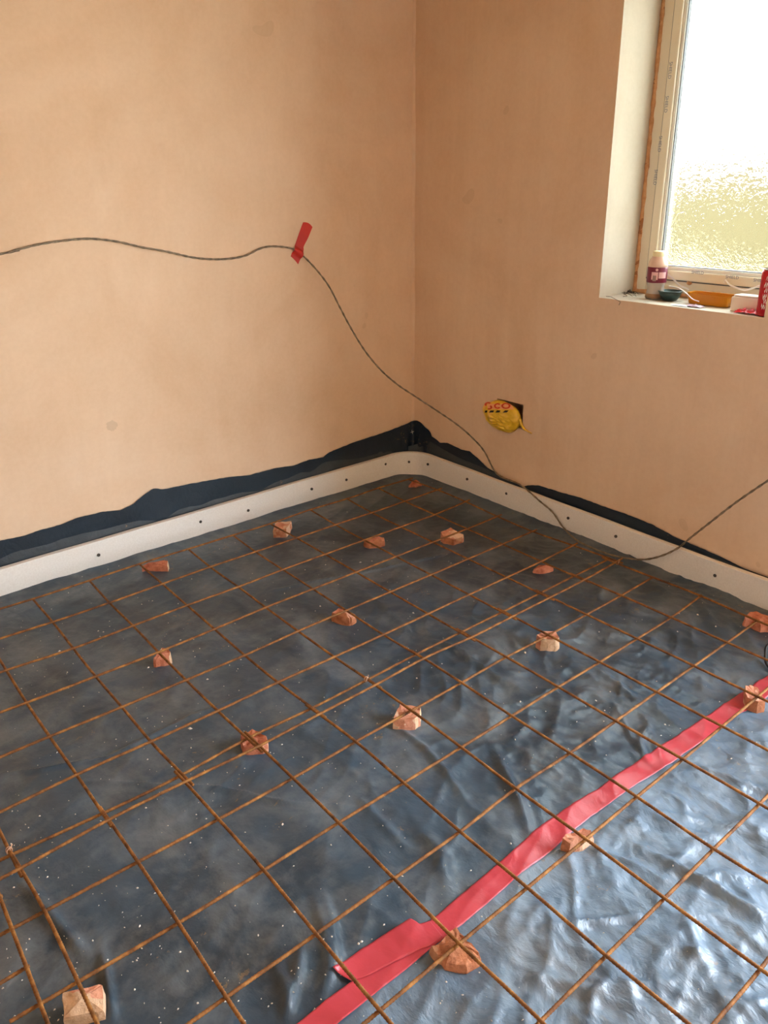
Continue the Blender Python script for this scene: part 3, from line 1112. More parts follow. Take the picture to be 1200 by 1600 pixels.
s2 = empty('steel_mesh', (0, YB2, ZM))
KS2 = list(range(-2, 10))
JS2 = range(0, 9)
for k in KS2:
    nd = [node(1, j, k) for j in JS2]
    # sits beside the far sheet's bar where the two sheets lap
    bar([nd[0] + (nd[0] - nd[1]) * 0.07] + [n_ + np.array([0.0, 0]) for n_ in nd] + [nd[-1] + (nd[-1] - nd[-2]) * 0.4], ZM, s2, 40 + k)
for j in JS2:
    nd = [node(1, j, k) for k in KS2]
    bar([nd[0] + (nd[0] - nd[1]) * 0.6] + nd + [nd[-1] + (nd[-1] - nd[-2]) * 0.06], ZM - 2 * BR - 0.0006, s2, 60 + j)
tag(s2, 'rusty steel mesh sheet nearest the camera, crossing the red floor tape', 'steel mesh')

s3 = empty('steel_mesh', (-2.3, -2.0, ZM))
b3a, b3b = at(0, 1402, 2, ZM)[:2], at(75, 1600, 2, ZM)[:2]
dirb = (b3b - b3a) / np.linalg.norm(b3b - b3a)
bar([b3a - dirb * 0.25, b3a, b3b, b3b + dirb * 0.45], ZM, s3, 90)
bar([b3a - dirb * 0.25 + (-.2, 0), b3a + (-.2, 0), b3b + (-.2, 0), b3b + dirb * 0.45 + (-.2, 0)], ZM, s3, 91)
a3 = at(46, 1509, 2, ZM - .008)[:2]
for dj in (0.2, 0.0, -0.2, -0.4):
    q = a3 + dirb * (-dj)
    bar([q, q + (-0.25, -0.004), q + (-0.7, -0.004)], ZM - 2 * BR - 0.0006, s3, 95 + dj)
tag(s3, 'rusty steel mesh sheet at the lower left edge, only its end bars showing', 'steel mesh')

# twisted wire ties at the laps
def tie(u, v_, label, mat):
    c = at(u, v_, 2, ZM + 0.006)
    P = []
    for t in np.linspace(0, 1, 40):
        a = t * 2 * math.pi * 1.6
        P.append((c[0] + 0.006 * math.cos(a), c[1] + 0.004 * math.sin(a * 0.5), ZM + 0.002 + 0.0085 * math.sin(a)))
    P.append((c[0] + 0.009, c[1] + 0.003, ZM + 0.013))
    o = tube('wire_tie', P, 0.0013, mat, None, sides=6)
    return tag(o, label, 'wire tie', 'wire ties')


M['tiewire'] = simple('pale_tie_wire', srgb(186, 146, 116), 0.45)
tie(573, 1060, 'pale wire tie knotted on the mesh lap in the middle of the floor', M['tiewire'])
tie(14, 1327, 'pale wire tie knotted on the mesh lap at the left edge', M['tiewire'])
tie(966, 878, 'pale wire tie on the mesh edge near where the cable touches down', M['tiewire'])

# ------------------------------------------------------------------ brick fragments propping the mesh
def brick(top, htop, label, mats, seed, base_out=0.003, hvar=0.004, mortar_side=None, front_off=None):
    """top: outline of the upper face in photo pixels, htop: its height above the sheet;
    a third number gives a corner of the outline a height of its own"""
    nr = np.random.RandomState(seed)
    T = np.array([list(at(q[0], q[1], 2, q[2] if len(q) > 2 else htop)[:2]) + [q[2] if len(q) > 2 else htop] for q in top])
    area = 0.5 * np.sum(T[:, 0] * np.roll(T[:, 1], -1) - np.roll(T[:, 0], -1) * T[:, 1])
    if area < 0:
        T = T[::-1]
    c = T.mean(0)
    gz = float(np.mean(floor_h(T[:, 0], T[:, 1])))
    z0 = gz - 0.003
    n = len(T)
    O = []
    for i in range(n):
        p, q = T[i], T[(i + 1) % n]
        O.append(p)
        O.append(p * 0.5 + q * 0.5 + np.append(nr.uniform(-0.0016, 0.0016, 2), -hvar * 0.3 + nr.uniform(-0.0012, 0.0012)))
    O = np.array(O)
    n = len(O)
    V, F = [], []
    rings = [(base_out * 0.8, 0.0, 0), (base_out, 0.35, 1), (base_out * 0.4, 0.75, 1), (0.0, 1.0, 0)]
    for out, f, jit in rings:
        for p in O:
            d_ = (p - c)[:2]
            L = np.linalg.norm(d_) + 1e-9
            q = p[:2] + d_ / L * out + jit * nr.uniform(-0.0014, 0.0014, 2)
            V.append((q[0], q[1], z0 + f * (p[2] - z0)))
    for i in range(len(rings) - 1):
        for k in range(n):
            a_ = i * n + k
            b_ = i * n + (k + 1) % n
            F.append((a_, b_, b_ + n, a_ + n))
    base = (len(rings) - 1) * n
    for fr in (0.72, 0.36):
        m0 = len(V)
        for p in O:
            q = c + (p - c) * fr + np.append(nr.uniform(-0.0012, 0.0012, 2), 0)
            zz = p[2] * fr ** 1.5 + htop * (1 - fr ** 1.5) - hvar * (0.5 + 0.9 * float(noise2(np.array(q[0] * 48.0 + seed), np.array(q[1] * 48.0), seed)))
            V.append((q[0], q[1], zz))
        for k in range(n):
            F.append((base + k, base + (k + 1) % n, m0 + (k + 1) % n, m0 + k))
        base = m0
    V.append((c[0], c[1], htop - hvar * 0.3))
    for k in range(n):
        F.append((base + k, base + (k + 1) % n, len(V) - 1))
    F.append(tuple(range(n))[::-1])
    o = mesh('brick_fragment', V, F, mats)
    if len(mats) > 1 and mortar_side is not None:
        ms = np.array(mortar_side, float)
        for p in o.data.polygons:
            if p.normal.x * ms[0] + p.normal.y * ms[1] + p.normal.z * ms[2] > 0.62:
                p.material_index = 1
            if front_off is not None and (p.center.x - c[0]) * -0.74 + (p.center.y - c[1]) * -0.67 > front_off and p.normal.z > -0.5:
                p.material_index = 1
    return tag(o, label, 'brick fragment', 'broken brick pieces propping the mesh')


BRR, BRP, BRB, MO = M['brick_red'], M['brick_pale'], M['brick_rust'], M['mortar']
RIGHT = (0.766, -0.64, 0.1)      # towards the right of the photograph
FRONT = (-0.64, -0.766, 0.1)
brick([(222, 884, .026), (232, 879, .032), (256, 875), (262, 876), (261, 884, .026), (243, 885, .022), (227, 886, .016)], 0.037, 'dark red brick chip with a pale end beside the left foam strip', [BRR, MO], 1, mortar_side=RIGHT)
brick([(430, 816), (440, 815), (455, 814), (452, 820), (447, 826), (438, 827), (427, 827)], 0.040, 'orange wedge-shaped brick chip under the far mesh edge near the left foam strip', [BRP, BRB], 2, mortar_side=FRONT)
brick([(569, 844, .03), (580, 840), (592, 838), (600, 840), (600, 845, .026), (592, 848, .022), (578, 849, .022)], 0.036, 'flat oval brick chip left of the squarish one in the far mesh', [BRR, BRB], 3, mortar_side=FRONT)
brick([(689, 831), (704, 824), (712, 829), (724, 835, .030), (722, 839, .026), (709, 843, .026), (694, 839, .028)], 0.036, 'squarish orange brick piece below the wall hole with the yellow bag', [BRP, BRB], 4, mortar_side=FRONT)
brick([(639, 758, .012), (644, 752, .034), (655, 753, .02), (658, 756, .012), (650, 758, .012)], 0.040, 'tiny brick wedge at the room corner end of the mesh', [BRR], 5)
brick([(834, 889, .018), (842, 883, .026), (856, 882, .03), (864, 886, .022), (862, 889, .016), (850, 892, .014), (841, 893, .012)], 0.032, 'loose flat oval brick chip lying clear of the bars near the right wall', [BRR], 6)
brick([(519, 957, .038), (529, 950), (541, 953), (555, 960, .036), (549, 965, .032), (545, 966, .03), (527, 961, .034)], 0.044, 'notched pinkish brick piece in the middle of the far mesh sheet', [BRP, BRB], 7, mortar_side=FRONT)
brick([(240, 1028, .034), (246, 1020), (253, 1012), (263, 1014), (266, 1018), (264, 1026, .030), (255, 1030, .026), (244, 1032, .026)], 0.044, 'small brick piece with pale broken edge on the left of the mesh', [BRR, MO], 8, mortar_side=RIGHT)
brick([(839, 992), (847, 986), (868, 986), (874, 996), (868, 999), (846, 997)], 0.044, 'brick piece with a coarse tan face on the right of the far mesh', [BRP, MO], 9, mortar_side=FRONT)
brick([(1164, 963), (1172, 956), (1182, 955), (1200, 962), (1208, 970), (1200, 975, .03), (1189, 977, .026), (1176, 969, .03), (1165, 969, .03)], 0.043, 'orange brick piece with a notch, at the right edge under the foam strip', [BRR], 10, hvar=0.007)
brick([(1165, 1082), (1165, 1071), (1172, 1070), (1184, 1074), (1190, 1084), (1196, 1095), (1185, 1096), (1168, 1090)], 0.037, 'brick piece sitting on the red tape at the right edge', [BRP, BRB], 11, mortar_side=FRONT)
brick([(376, 1149), (382, 1144), (394, 1139, .034), (404, 1143), (416, 1150), (417, 1158, .032), (409, 1163, .03), (396, 1163, .032), (382, 1168, .022), (379, 1158)], 0.040, 'knobbly red brick piece under the doubled bars of the mesh lap', [BRR, BRP], 12, hvar=0.010, mortar_side=RIGHT)
brick([(615, 1122), (621, 1108), (625, 1100), (642, 1102), (657, 1104), (656, 1117), (648, 1122), (632, 1124)], 0.037, 'square-cut brick piece with a tan side in the middle of the near mesh', [BRP, MO], 13, mortar_side=RIGHT, hvar=0.005)
brick([(879, 1309), (884, 1303), (899, 1301), (911, 1294), (923, 1297), (927, 1308, .026), (918, 1314, .022), (902, 1322, .016), (891, 1318, .030)], 0.037, 'jagged tan brick piece touching the red tape below the mesh', [BRP, BRB], 14, hvar=0.006, mortar_side=(-0.9, 0.2, 0))
brick([(675, 1478, .022), (690, 1470, .03), (703, 1455, .03), (713, 1448, .026), (724, 1462, .032), (737, 1474, .03), (748, 1488, .024), (748, 1496, .018), (728, 1507, .018), (698, 1504, .016), (684, 1492, .018)], 0.037, 'biggest brown brick chunk beside the torn red tape patch', [BRB], 15, hvar=0.008, base_out=0.006)
brick([(98, 1560), (98, 1551), (120, 1546), (155, 1538), (160, 1540), (161, 1579, .026), (146, 1581, .026), (100, 1590, .026)], 0.040, 'squared brick piece with a smooth tan face in the bottom left corner', [BRP, MO], 16, hvar=0.0015, mortar_side=RIGHT, base_out=0.002, front_off=-0.006)
# ------------------------------------------------------------------ cables
def vplane(a, b):
    """vertical plane through two points -> function pixel -> point"""
    a, b = np.array(a), np.array(b)
    n = np.array([-(b - a)[1], (b - a)[0], 0.0])

    def f(u, v_):
        dd = FW * FPX + RT * (u - PX) + UP * (PY - v_)
        t = ((a - CAM) @ n) / (dd @ n)
        return CAM + t * dd
    return f


CR = 0.0037
PTS = [np.array([-3.2, YW - CR - 0.003, 1.15]), np.array([-2.4, YW - CR - 0.003, 1.12])]
for u, v_ in ((0, 397), (20, 392), (60, 382), (100, 376), (140, 373), (180, 377), (220, 386), (260, 393), (300, 402), (330, 405), (360, 404), (385, 399),
              (405, 389), (425, 385), (450, 387), (462, 391), (474, 400)):
    wob = 0.004 * abs(math.sin(u * 0.021))
    PTS.append(at(u, v_, 1, YW - CR - 0.003 - wob))
pa = PTS[-1]
pb = at(772, 735, 0, XW - 0.020)
vp = vplane(pa, pb)
for u, v_ in ((486, 412), (500, 428), (515, 449), (530, 478), (548, 512), (570, 548), (595, 578), (620, 600), (645, 617), (680, 640), (715, 664), (740, 686), (757, 706), (772, 735)):
    PTS.append(vp(u, v_))
for u, v_, ax, val in ((785, 746, 0, XW - 0.022), (806, 754, 0, FX + 0.004), (822, 764, 0, FX - 0.010), (842, 782, 0, FX - 0.010), (863, 800, 0, FX - 0.012), (880, 824, 0, FX - 0.016)):
    PTS.append(at(u, v_, ax, val))
for u, v_, zz in ((900, 843, 0.020), (925, 856, 0.016), (955, 867, 0.014), (985, 873, 0.014)):
    PTS.append(at(u, v_, 2, zz))
for u, v_, xx in ((1010, 874, FX - 0.012), (1035, 868, FX - 0.012), (1058, 857, FX - 0.012), (1078, 841, FX - 0.010), (1110, 816, FX - 0.006), (1150, 785, FX), (1200, 751, FX + 0.006), (1260, 712, FX + 0.012)):
    PTS.append(at(u, v_, 0, xx))
P = resample(catmull(PTS, 12), 0.004)
cb = tube('cable', P, CR, M['cable'], None, sides=8, lobes=2, lobe=0.16, twist=2 * math.pi / 0.035 * 1.0)
tag(cb, 'thin grey twisted cable taped to the wall and trailing to the floor', 'cable')
# black cable loop at the right edge of the floor
P = [at(u, v_, 2, z) for u, v_, z in ((1210, 1001, .05), (1198, 1010, .046), (1196, 1022, .03), (1197, 1036, .012), (1206, 1046, .010), (1225, 1052, .010))]
tag(tube('cable', resample(catmull(P, 10), 0.004), 0.0042, M['black'], None), 'bit of black cable curling into view at the right edge', 'cable')

# red tape holding the cable on the left wall
TU = [(473.3, 347.5), (466.5, 366), (460.5, 383), (458.5, 388), (454, 400.5)]
TM = [(481.5, 348.5), (475, 368), (469, 384), (466.5, 391), (460, 406)]
TL = [(488, 355), (481, 372), (474.5, 385), (473.8, 393), (465.6, 413)]
rows = []
for a, b, c in zip(TU, TM, TL):
    row = []
    for t in np.linspace(0, 1, 9):
        uv = (np.array(a) * (1 - t) * (1 - 2 * t) + np.array(b) * 4 * t * (1 - t) + np.array(c) * t * (2 * t - 1))
        row.append(at(uv[0], uv[1], 1, YW))
    rows.append(row)
rows = np.array(rows)
fine = np.array([catmull(rows[:, j], 8) for j in range(9)]).transpose(1, 0, 2)
cp = np.array(P)
cabP = resample(catmull(PTS[14:24], 8), 0.004)
nr_, nc_ = fine.shape[:2]
V = []
for i in range(nr_):
    for j in range(nc_):
        p = fine[i, j]
        dmin = np.min(np.hypot(cabP[:, 0] - p[0], cabP[:, 2] - p[2]))
        lift = 0.0012 + (2 * CR + 0.0042) * max(0, 1 - (dmin / 0.016) ** 2) ** 1.0
        V.append((p[0], YW - lift, p[2]))
nv = len(V)
V += [(x, y + 0.0006, z) for x, y, z in V]
F = grid_faces(nr_, nc_)
F += [tuple(nv + k for k in f[::-1]) for f in F]
o = mesh('wall_tape', V, F, M['tape_wall'], None, smooth=True)
tag(o, 'piece of red tape holding the cable on the left wall', 'tape')

# ------------------------------------------------------------------ yellow bag stuffed in the wall hole
OUT = [(754.4, 637), (758.5, 630), (769, 627.5), (782, 625), (792, 628.5), (800.5, 633), (808.7, 639.5), (813.5, 649), (814.5, 660), (811, 667.5),
       (804, 674), (796, 676.5), (787.7, 673.5), (776, 669), (766.7, 663), (759.7, 652.5)]
BO = np.array([at(u, v_, 0, XW)[1:] for u, v_ in OUT])
BC = BO.mean(0)
ang = np.arctan2(BO[:, 1] - BC[1], BO[:, 0] - BC[0])
rad = np.hypot(*(BO - BC).T)
oo = np.argsort(ang)
ang, rad = ang[oo], rad[oo]


def bag_r(a):
    return np.interp(a, np.concatenate([ang - 2 * np.pi, ang, ang + 2 * np.pi]), np.concatenate([rad] * 3))


def bag_d(y, z):
    a = np.arctan2(z - BC[1], y - BC[0])
    r = np.hypot(y - BC[0], z - BC[1]) / bag_r(a)
    d_ = 0.034 * np.clip(1 - r ** 2.4, 0, 1) ** 0.6
    wr_ = np.abs(noise2(y * 22 + z * 14, z * 60 - y * 8, 61)) * 0.017 + np.abs(noise2(y * 60, z * 110, 62)) * 0.003
    low = np.clip((BC[1] + 0.012 - z) / 0.03, 0, 1)
    return d_ + (wr_ - 0.004) * np.clip((1 - r) * 4, 0, 1) * (0.25 + low)


bag = empty('plastic_bag', (XW, BC[0], BC[1] - 0.05))
na, nrr = 72, 22
V, F = [], []
for i in range(nrr + 1):
    for k in range(na):
        a = -math.pi + 2 * math.pi * k / na
        r = bag_r(a) * i / nrr
        y, z = BC[0] + r * math.cos(a), BC[1] + r * math.sin(a)
        V.append((XW - 0.002 - float(bag_d(np.array(y), np.array(z))), y, z))
for k in range(na):       # tucked-in rim
    a = -math.pi + 2 * math.pi * k / na
    r = bag_r(a) * 0.93
    V.append((XW + 0.0005, BC[0] + r * math.cos(a), BC[1] + r * math.sin(a)))


def bag_mat():
    m, nt, b = mat_new('yellow_bag_plastic')
    v = mapping(nt)
    n = nnoise(nt, 18, 4, 0.6, v, 0.6)
    nt.links.new(ramp(nt, n, [(0.3, srgb(206, 166, 30)), (0.55, srgb(236, 196, 56)), (0.75, srgb(240, 196, 110))]), b.inputs['Base Color'])
    b.inputs['Roughness'].default_value = 0.32
    return m


M['bag'] = bag_mat()
mesh('bag_body', V, grid_faces(nrr + 2, na, wrap=True), M['bag'], bag, smooth=True)
M['bagred'] = simple('bag_red_print', srgb(206, 66, 30), 0.5)
M['bagpale'] = simple('bag_pale_print', srgb(236, 170, 120), 0.5)
M['bagblack'] = simple('bag_black_print', srgb(28, 26, 22), 0.5)


def bag_pt(u, v_):
    """photo pixel -> (y, z) of the point on the bulging bag"""
    d_ = 0.0
    for _ in range(8):
        p = at(u, v_, 0, XW - 0.002 - d_)
        d_ = 0.5 * d_ + 0.5 * float(bag_d(np.array(p[1]), np.array(p[2])))
    return p[1:]


def on_bag(name, V2, F2, mat, lift):
    V2 = np.array(V2)
    d_ = bag_d(V2[:, 0], V2[:, 1])
    mesh(name, np.column_stack([XW - 0.002 - d_ - lift, V2]), F2, mat, bag)


def px_quad(quad):
    """pixel quad -> small grid of (y, z) on the wall plane"""
    q = np.array(quad, float)
    V2 = []
    for i in range(5):
        for j in range(9):
            s, t = j / 8, i / 4
            uv = (q[0] * (1 - s) + q[1] * s) * (1 - t) + (q[3] * (1 - s) + q[2] * s) * t
            V2.append(bag_pt(uv[0], uv[1]))
    return V2, grid_faces(5, 9)


def px_ring(cx0, cy0, rx, ry, a0, a1, wd):
    V2 = []
    n = 28
    for k in range(n + 1):
        a = math.radians(a0 + (a1 - a0) * k / n)
        for s in (1 - wd, 1 - wd / 2, 1.0):
            V2.append(bag_pt(cx0 + rx * s * math.cos(a), cy0 + ry * s * math.sin(a)))
    return V2, grid_faces(n + 1, 3)


V2, F2 = px_quad([(757, 630.5), (799, 631.5), (804, 639.5), (757, 639)])
on_bag('print_band', V2, F2, M['bagpale'], 0.0012)
# S, C, O
for args in ((763, 631.6, 5.2, 3.6, 330, 130, .55), (764.5, 636.2, 5.2, 3.6, 300, 480, .55), (778, 634.2, 5.6, 4.4, 40, 320, .45), (791, 634, 7.2, 4.6, 0, 360, .40)):
    V2, F2 = px_ring(*args)
    on_bag('letter', V2, F2, M['bagred'], 0.0022)
for (u0, u1, sk) in ((757.8, 761.5, 1.0), (764.5, 771.3, 2.2), (774.2, 781, 2.6), (785.5, 793, 4.0)):
    V2, F2 = px_quad([(u0 + sk, 641.2), (u1 + sk * .6, 641.2), (u1 - sk * .2, 644.4), (u0, 644.6)])
    on_bag('hazard_dash', V2, F2, M['bagblack'], 0.0016)
# twisted tail sticking out at the lower right
tp = [at(u, v_, 0, XW - dd_) for u, v_, dd_ in ((812, 655, .012), (815, 664, .010), (819, 670, .008), (825, 674, .006), (831, 677.5, .004))]
tpp = catmull(tp, 8)
tube('twisted_tail', tpp, np.linspace(0.0075, 0.0022, len(tpp)), M['bag'], bag, sides=8, lobes=3, lobe=0.3, twist=300)
tag(bag, 'yellow printed plastic bag stuffed into a hole in the wall', 'plastic bag')

# ------------------------------------------------------------------ things on the window sill
SZ = WZ0 + 0.0005


def sill(u, v_):
    return at(u, v_, 2, SZ)


# milk drink bottle
bp = sill(1022.5, 466.5)
bp[0] = max(bp[0], XW + 0.042)
H = 0.205
bot = empty('drink_bottle', (bp[0], bp[1], SZ))
M['pet'] = simple('clear_plastic', srgb(226, 216, 206), 0.12, Transmission_Weight=0.55, IOR=1.3)
M['maroon'] = simple('maroon_label', srgb(118, 26, 52), 0.4)
M['labelpink'] = simple('pale_label_panel', srgb(224, 176, 172), 0.45)
M['cap'] = simple('cream_cap', srgb(238, 226, 178), 0.4)
M['milk'] = simple('brown_dregs', srgb(146, 112, 78), 0.5)
M['shoulder'] = simple('milky_shoulder', srgb(226, 190, 166), 0.25)
BRAD = 0.037
BZ = 0.87
lathe('bottle_body', [(r_, z_ * BZ) for r_, z_ in [(0.028, 0), (0.034, 0.003), (0.0355, 0.012), (0.033, 0.03), (0.031, 0.045), (0.034, 0.066), (BRAD - .001, 0.075)]], (bp[0], bp[1], SZ), M['pet'], bot)
lathe('dregs', [(r_, z_ * BZ) for r_, z_ in [(0.029, 0.002), (0.0362, 0.006), (0.0362, 0.014), (0.0345, 0.024), (0.0, 0.0241)]], (bp[0], bp[1], SZ), M['milk'], bot)
lab = lathe('label', [(r_, z_ * BZ) for r_, z_ in [(BRAD - .0005, 0.072), (BRAD, 0.074), (BRAD, 0.136), (BRAD - .0005, 0.138)]], (bp[0], bp[1], SZ), M['maroon'], bot)
lathe('bottle_shoulder', [(r_, z_ * BZ) for r_, z_ in [(BRAD - .0008, 0.137), (0.036, 0.148), (0.031, 0.166), (0.0235, 0.180), (0.022, 0.188)]], (bp[0], bp[1], SZ), M['shoulder'], bot)
lathe('cap', [(r_, z_ * BZ) for r_, z_ in [(0.0225, 0.180), (0.0235, 0.183), (0.0235, 0.200), (0.0215, 0.204), (0.0, 0.205)]], (bp[0], bp[1], SZ), M['cap'], bot, cap=False)
# panel printed on the label, facing the room
av = math.atan2(CAM[1] - bp[1], CAM[0] - bp[0])


def label_patch(a0, a1, z0, z1, mat, nm, rr=BRAD + 0.0007):
    V, n = [], 10
    for z in (z0, z1):
        for k in range(n + 1):
            a = av + a0 + (a1 - a0) * k / n
            V.append((bp[0] + rr * math.cos(a), bp[1] + rr * math.sin(a), SZ + z * BZ))
    return mesh(nm, V, [(k, k + 1, n + 2 + k, n + 1 + k) for k in range(n)], mat, lab)


label_patch(-0.55, 0.10, 0.086, 0.118, M['labelpink'], 'label_panel')
label_patch(0.18, 1.0, 0.092, 0.118, M['labelpink'], 'label_panel')
label_patch(-0.40, -0.05, 0.080, 0.104, simple('label_grey', srgb(150, 120, 110), 0.5), 'label_panel', BRAD + 0.0012)
V, F = [], []
for k in range(14):
    a = 2 * math.pi * k / 14
    aa = av - 0.05 + 0.13 * math.cos(a)
    V.append((bp[0] + (BRAD + .0008) * math.cos(aa), bp[1] + (BRAD + .0008) * math.sin(aa), SZ + 0.128 * BZ + 0.005 * math.sin(a)))
mesh('label_badge', V, [tuple(range(14))], M['labelpink'], lab)
tag(bot, 'small plastic drink bottle with maroon label and cream cap on the sill', 'bottle')

# dark green bowl behind the bottle
p = sill(1047, 461)
p[0] = XW + 0.125
p[1] = at(1047, 461, 0, p[0])[1]
M['green'] = simple('dark_green_plastic', srgb(44, 66, 62), 0.35)
bw = empty('bowl', (p[0], p[1], SZ))
lathe('bowl_body', [(0.020, 0.0), (0.026, 0.002), (0.038, 0.020), (0.043, 0.034), (0.041, 0.034), (0.035, 0.020), (0.020, 0.005), (0.0, 0.005)], (p[0], p[1], SZ), M['green'], bw, cap=False)
lathe('rim', [(0.0405, 0.032), (0.0445, 0.033), (0.0445, 0.037), (0.0405, 0.037), (0.0405, 0.032)], (p[0], p[1], SZ), M['green'], bw, cap=False)
tag(bw, 'small dark green bowl behind the drink bottle', 'bowl')

# amber tray
M['amber'] = simple('amber_plastic', srgb(214, 146, 40), 0.15, Transmission_Weight=0.35, IOR=1.3)
ax = XW + 0.10
ya, yb = at(1071, 462, 0, ax)[1], at(1140, 472, 0, ax)[1]
tray = empty('amber_tray', (ax + .03, (ya + yb) / 2, SZ))
V, F = [], []
hx, hy = 0.040, abs(ya - yb) / 2
cxx, cyy = ax + 0.035, (ya + yb) / 2
prof = [(0.80, 0.88, 0.001), (0.84, 0.92, 0.003), (0.96, 0.98, 0.036), (1.0, 1.0, 0.038), (1.0, 1.0, 0.041), (0.93, 0.965, 0.040), (0.80, 0.89, 0.006)]
ns = 32
for sx, sy, z in prof:
    for k in range(ns):
        a = 2 * math.pi * k / ns
        ex = 0.35
        cx1 = math.copysign(abs(math.cos(a)) ** ex, math.cos(a))
        sy1 = math.copysign(abs(math.sin(a)) ** ex, math.sin(a))
        V.append((cxx + hx * sx * cx1, cyy + hy * sy * sy1, SZ + z))
F = grid_faces(len(prof), ns, wrap=True) + [tuple(range(ns))[::-1], tuple((len(prof) - 1) * ns + k for k in range(ns))]
mesh('tray_body', V, F, M['amber'], tray)
M['amber2'] = simple('dried_amber', srgb(188, 116, 34), 0.4)
boxobj('tray_residue', (cxx - hx * .7, cyy - hy * .8, SZ + 0.0062), (cxx + hx * .7, cyy + hy * .8, SZ + 0.012), M['amber2'], tray, bevel=0.002)
tag(tray, 'oblong amber plastic tray in the middle of the sill', 'tray')

# white foam block
M['whitebox'] = simple('off_white_card', srgb(234, 220, 204), 0.7)
fx_ = XW + 0.055
y1, y0 = at(1141, 476, 0, fx_)[1], at(1187, 482, 0, fx_)[1]
wb = empty('white_block', (fx_ + 0.03, (y0 + y1) / 2, SZ))
boxobj('block_body', (fx_, y0, SZ), (fx_ + 0.06, y1, SZ + 0.050), M['whitebox'], wb, bevel=0.004)
boxobj('block_lid', (fx_ + 0.004, y0 + 0.006, SZ + 0.0505), (fx_ + 0.056, y1 - 0.006, SZ + 0.056), M['whitebox'], wb, bevel=0.002)
tag(wb, 'off-white block beside the amber tray on the sill', 'box')

# red can with white script band
M['canred'] = simple('red_can', srgb(196, 26, 40), 0.25, Metallic=0.25)
M['alu'] = simple('aluminium', srgb(206, 204, 200), 0.25, Metallic=0.9)
M['canwhite'] = simple('can_white_print', srgb(240, 232, 226), 0.35)
cp_ = sill(1193, 487)
cpx, cpy = XW + 0.0355, at(1194.5, 486, 0, XW + 0.034)[1]
can = empty('drink_can', (cpx, cpy, SZ))
CRD = 0.0265
lathe('can_body', [(0.020, 0.0), (0.024, 0.004), (CRD, 0.012), (CRD, 0.142), (0.0235, 0.151)], (cpx, cpy, SZ), M['canred'], can, cap=True)
lathe('can_lid', [(0.0235, 0.1505), (0.0245, 0.153), (0.0238, 0.1555), (0.0215, 0.152), (0.0, 0.152)], (cpx, cpy, SZ), M['alu'], can, cap=False)
ac = math.atan2(CAM[1] - cpy, CAM[0] - cpx)
for k, (z0, dz, da) in enumerate(((0.030, .012, -.5), (0.048, .010, -.35), (0.062, .014, -.5), (0.084, .010, -.4), (0.100, .014, -.5), (0.122, .008, -.4))):
    V = []
    n = 12
    for s in range(n + 1):
        a = ac + da + 0.45 * s / n
        zc = SZ + z0 + 0.006 * math.sin(s * 1.1 + k)
        for z in (zc, zc + dz * (0.45 + 0.35 * math.sin(s * 0.9 + k) ** 2)):
            V.append((cpx + (CRD + .0006) * math.cos(a), cpy + (CRD + .0006) * math.sin(a), z))
    mesh('can_script', V, [(2 * i, 2 * i + 1, 2 * i + 3, 2 * i + 2) for i in range(n)], M['canwhite'], can)
tag(can, 'red drink can with white print at the right end of the sill', 'can')

# red wrapper, torn scraps, white straps, twigs
def crumple(name, c, sx, sy, h, mat, seed, n=14):
    xs2, ys2 = np.linspace(-1, 1, n), np.linspace(-1, 1, n)
    A, B = np.meshgrid(xs2, ys2, indexing='ij')
    rr = np.clip(1 - (A ** 2 + B ** 2) * 0.45, 0, 1)
    Z = h * rr * (0.35 + np.abs(noise2(A * 2.4, B * 2.4, seed)) * 1.5)
    wob = 0.14 * noise2(A * 3, B * 3, seed + 1)
    return np_grid_mesh(name, c[0] + sx * (A + wob), c[1] + sy * (B + wob), c[2] + 0.001 + Z, None, mat, None, smooth=False)


M['redwrap'] = simple('red_wrapper', srgb(232, 52, 60), 0.3)
M['scrap'] = simple('white_paper_scrap', srgb(232, 222, 220), 0.6)
M['purple'] = simple('printed_scrap', srgb(206, 170, 182), 0.5)
yw_ = at(1168, 481, 0, XW + 0.030)
tag(crumple('wrapper', (XW + 0.033, yw_[1], SZ), 0.015, 0.040, 0.016, M['redwrap'], 71), 'crumpled red wrapper in front of the off-white block', 'wrapper')
yw_ = at(1087, 472, 0, XW + 0.045)
tag(crumple('paper_scrap', (XW + 0.048, yw_[1], SZ), 0.018, 0.030, 0.007, M['purple'], 75), 'pale printed scrap of wrapping in front of the amber tray', 'paper scrap')
yw_ = at(1058, 471, 0, XW + 0.03)
tag(crumple('paper_scrap', (XW + 0.036, yw_[1] - 0.012, SZ), 0.016, 0.034, 0.003, M['scrap'], 77), 'flat white paper scrap on the sill just right of the bottle', 'paper scrap')


def strap(name, pts, wd, mat, label, cat):
    P = catmull(pts, 10)
    T = np.gradient(P, axis=0)
    T /= np.linalg.norm(T, axis=1)[:, None]
    up_ = np.array([0.25, 0.1, 1.0])
    V = []
    for p, t in zip(P, T):
        s_ = np.cross(t, np.array([1.0, 0, 0.2]))
        s_ /= np.linalg.norm(s_)
        n_ = np.cross(s_, t)
        V += [p + s_ * wd / 2, p + n_ * 0.0012, p - s_ * wd / 2, p - n_ * 0.0012]
    o = mesh(name, V, grid_faces(len(P), 4, wrap=True) + [(3, 2, 1, 0), tuple(len(V) - 4 + k for k in range(4))], mat)
    return tag(o, label, cat)


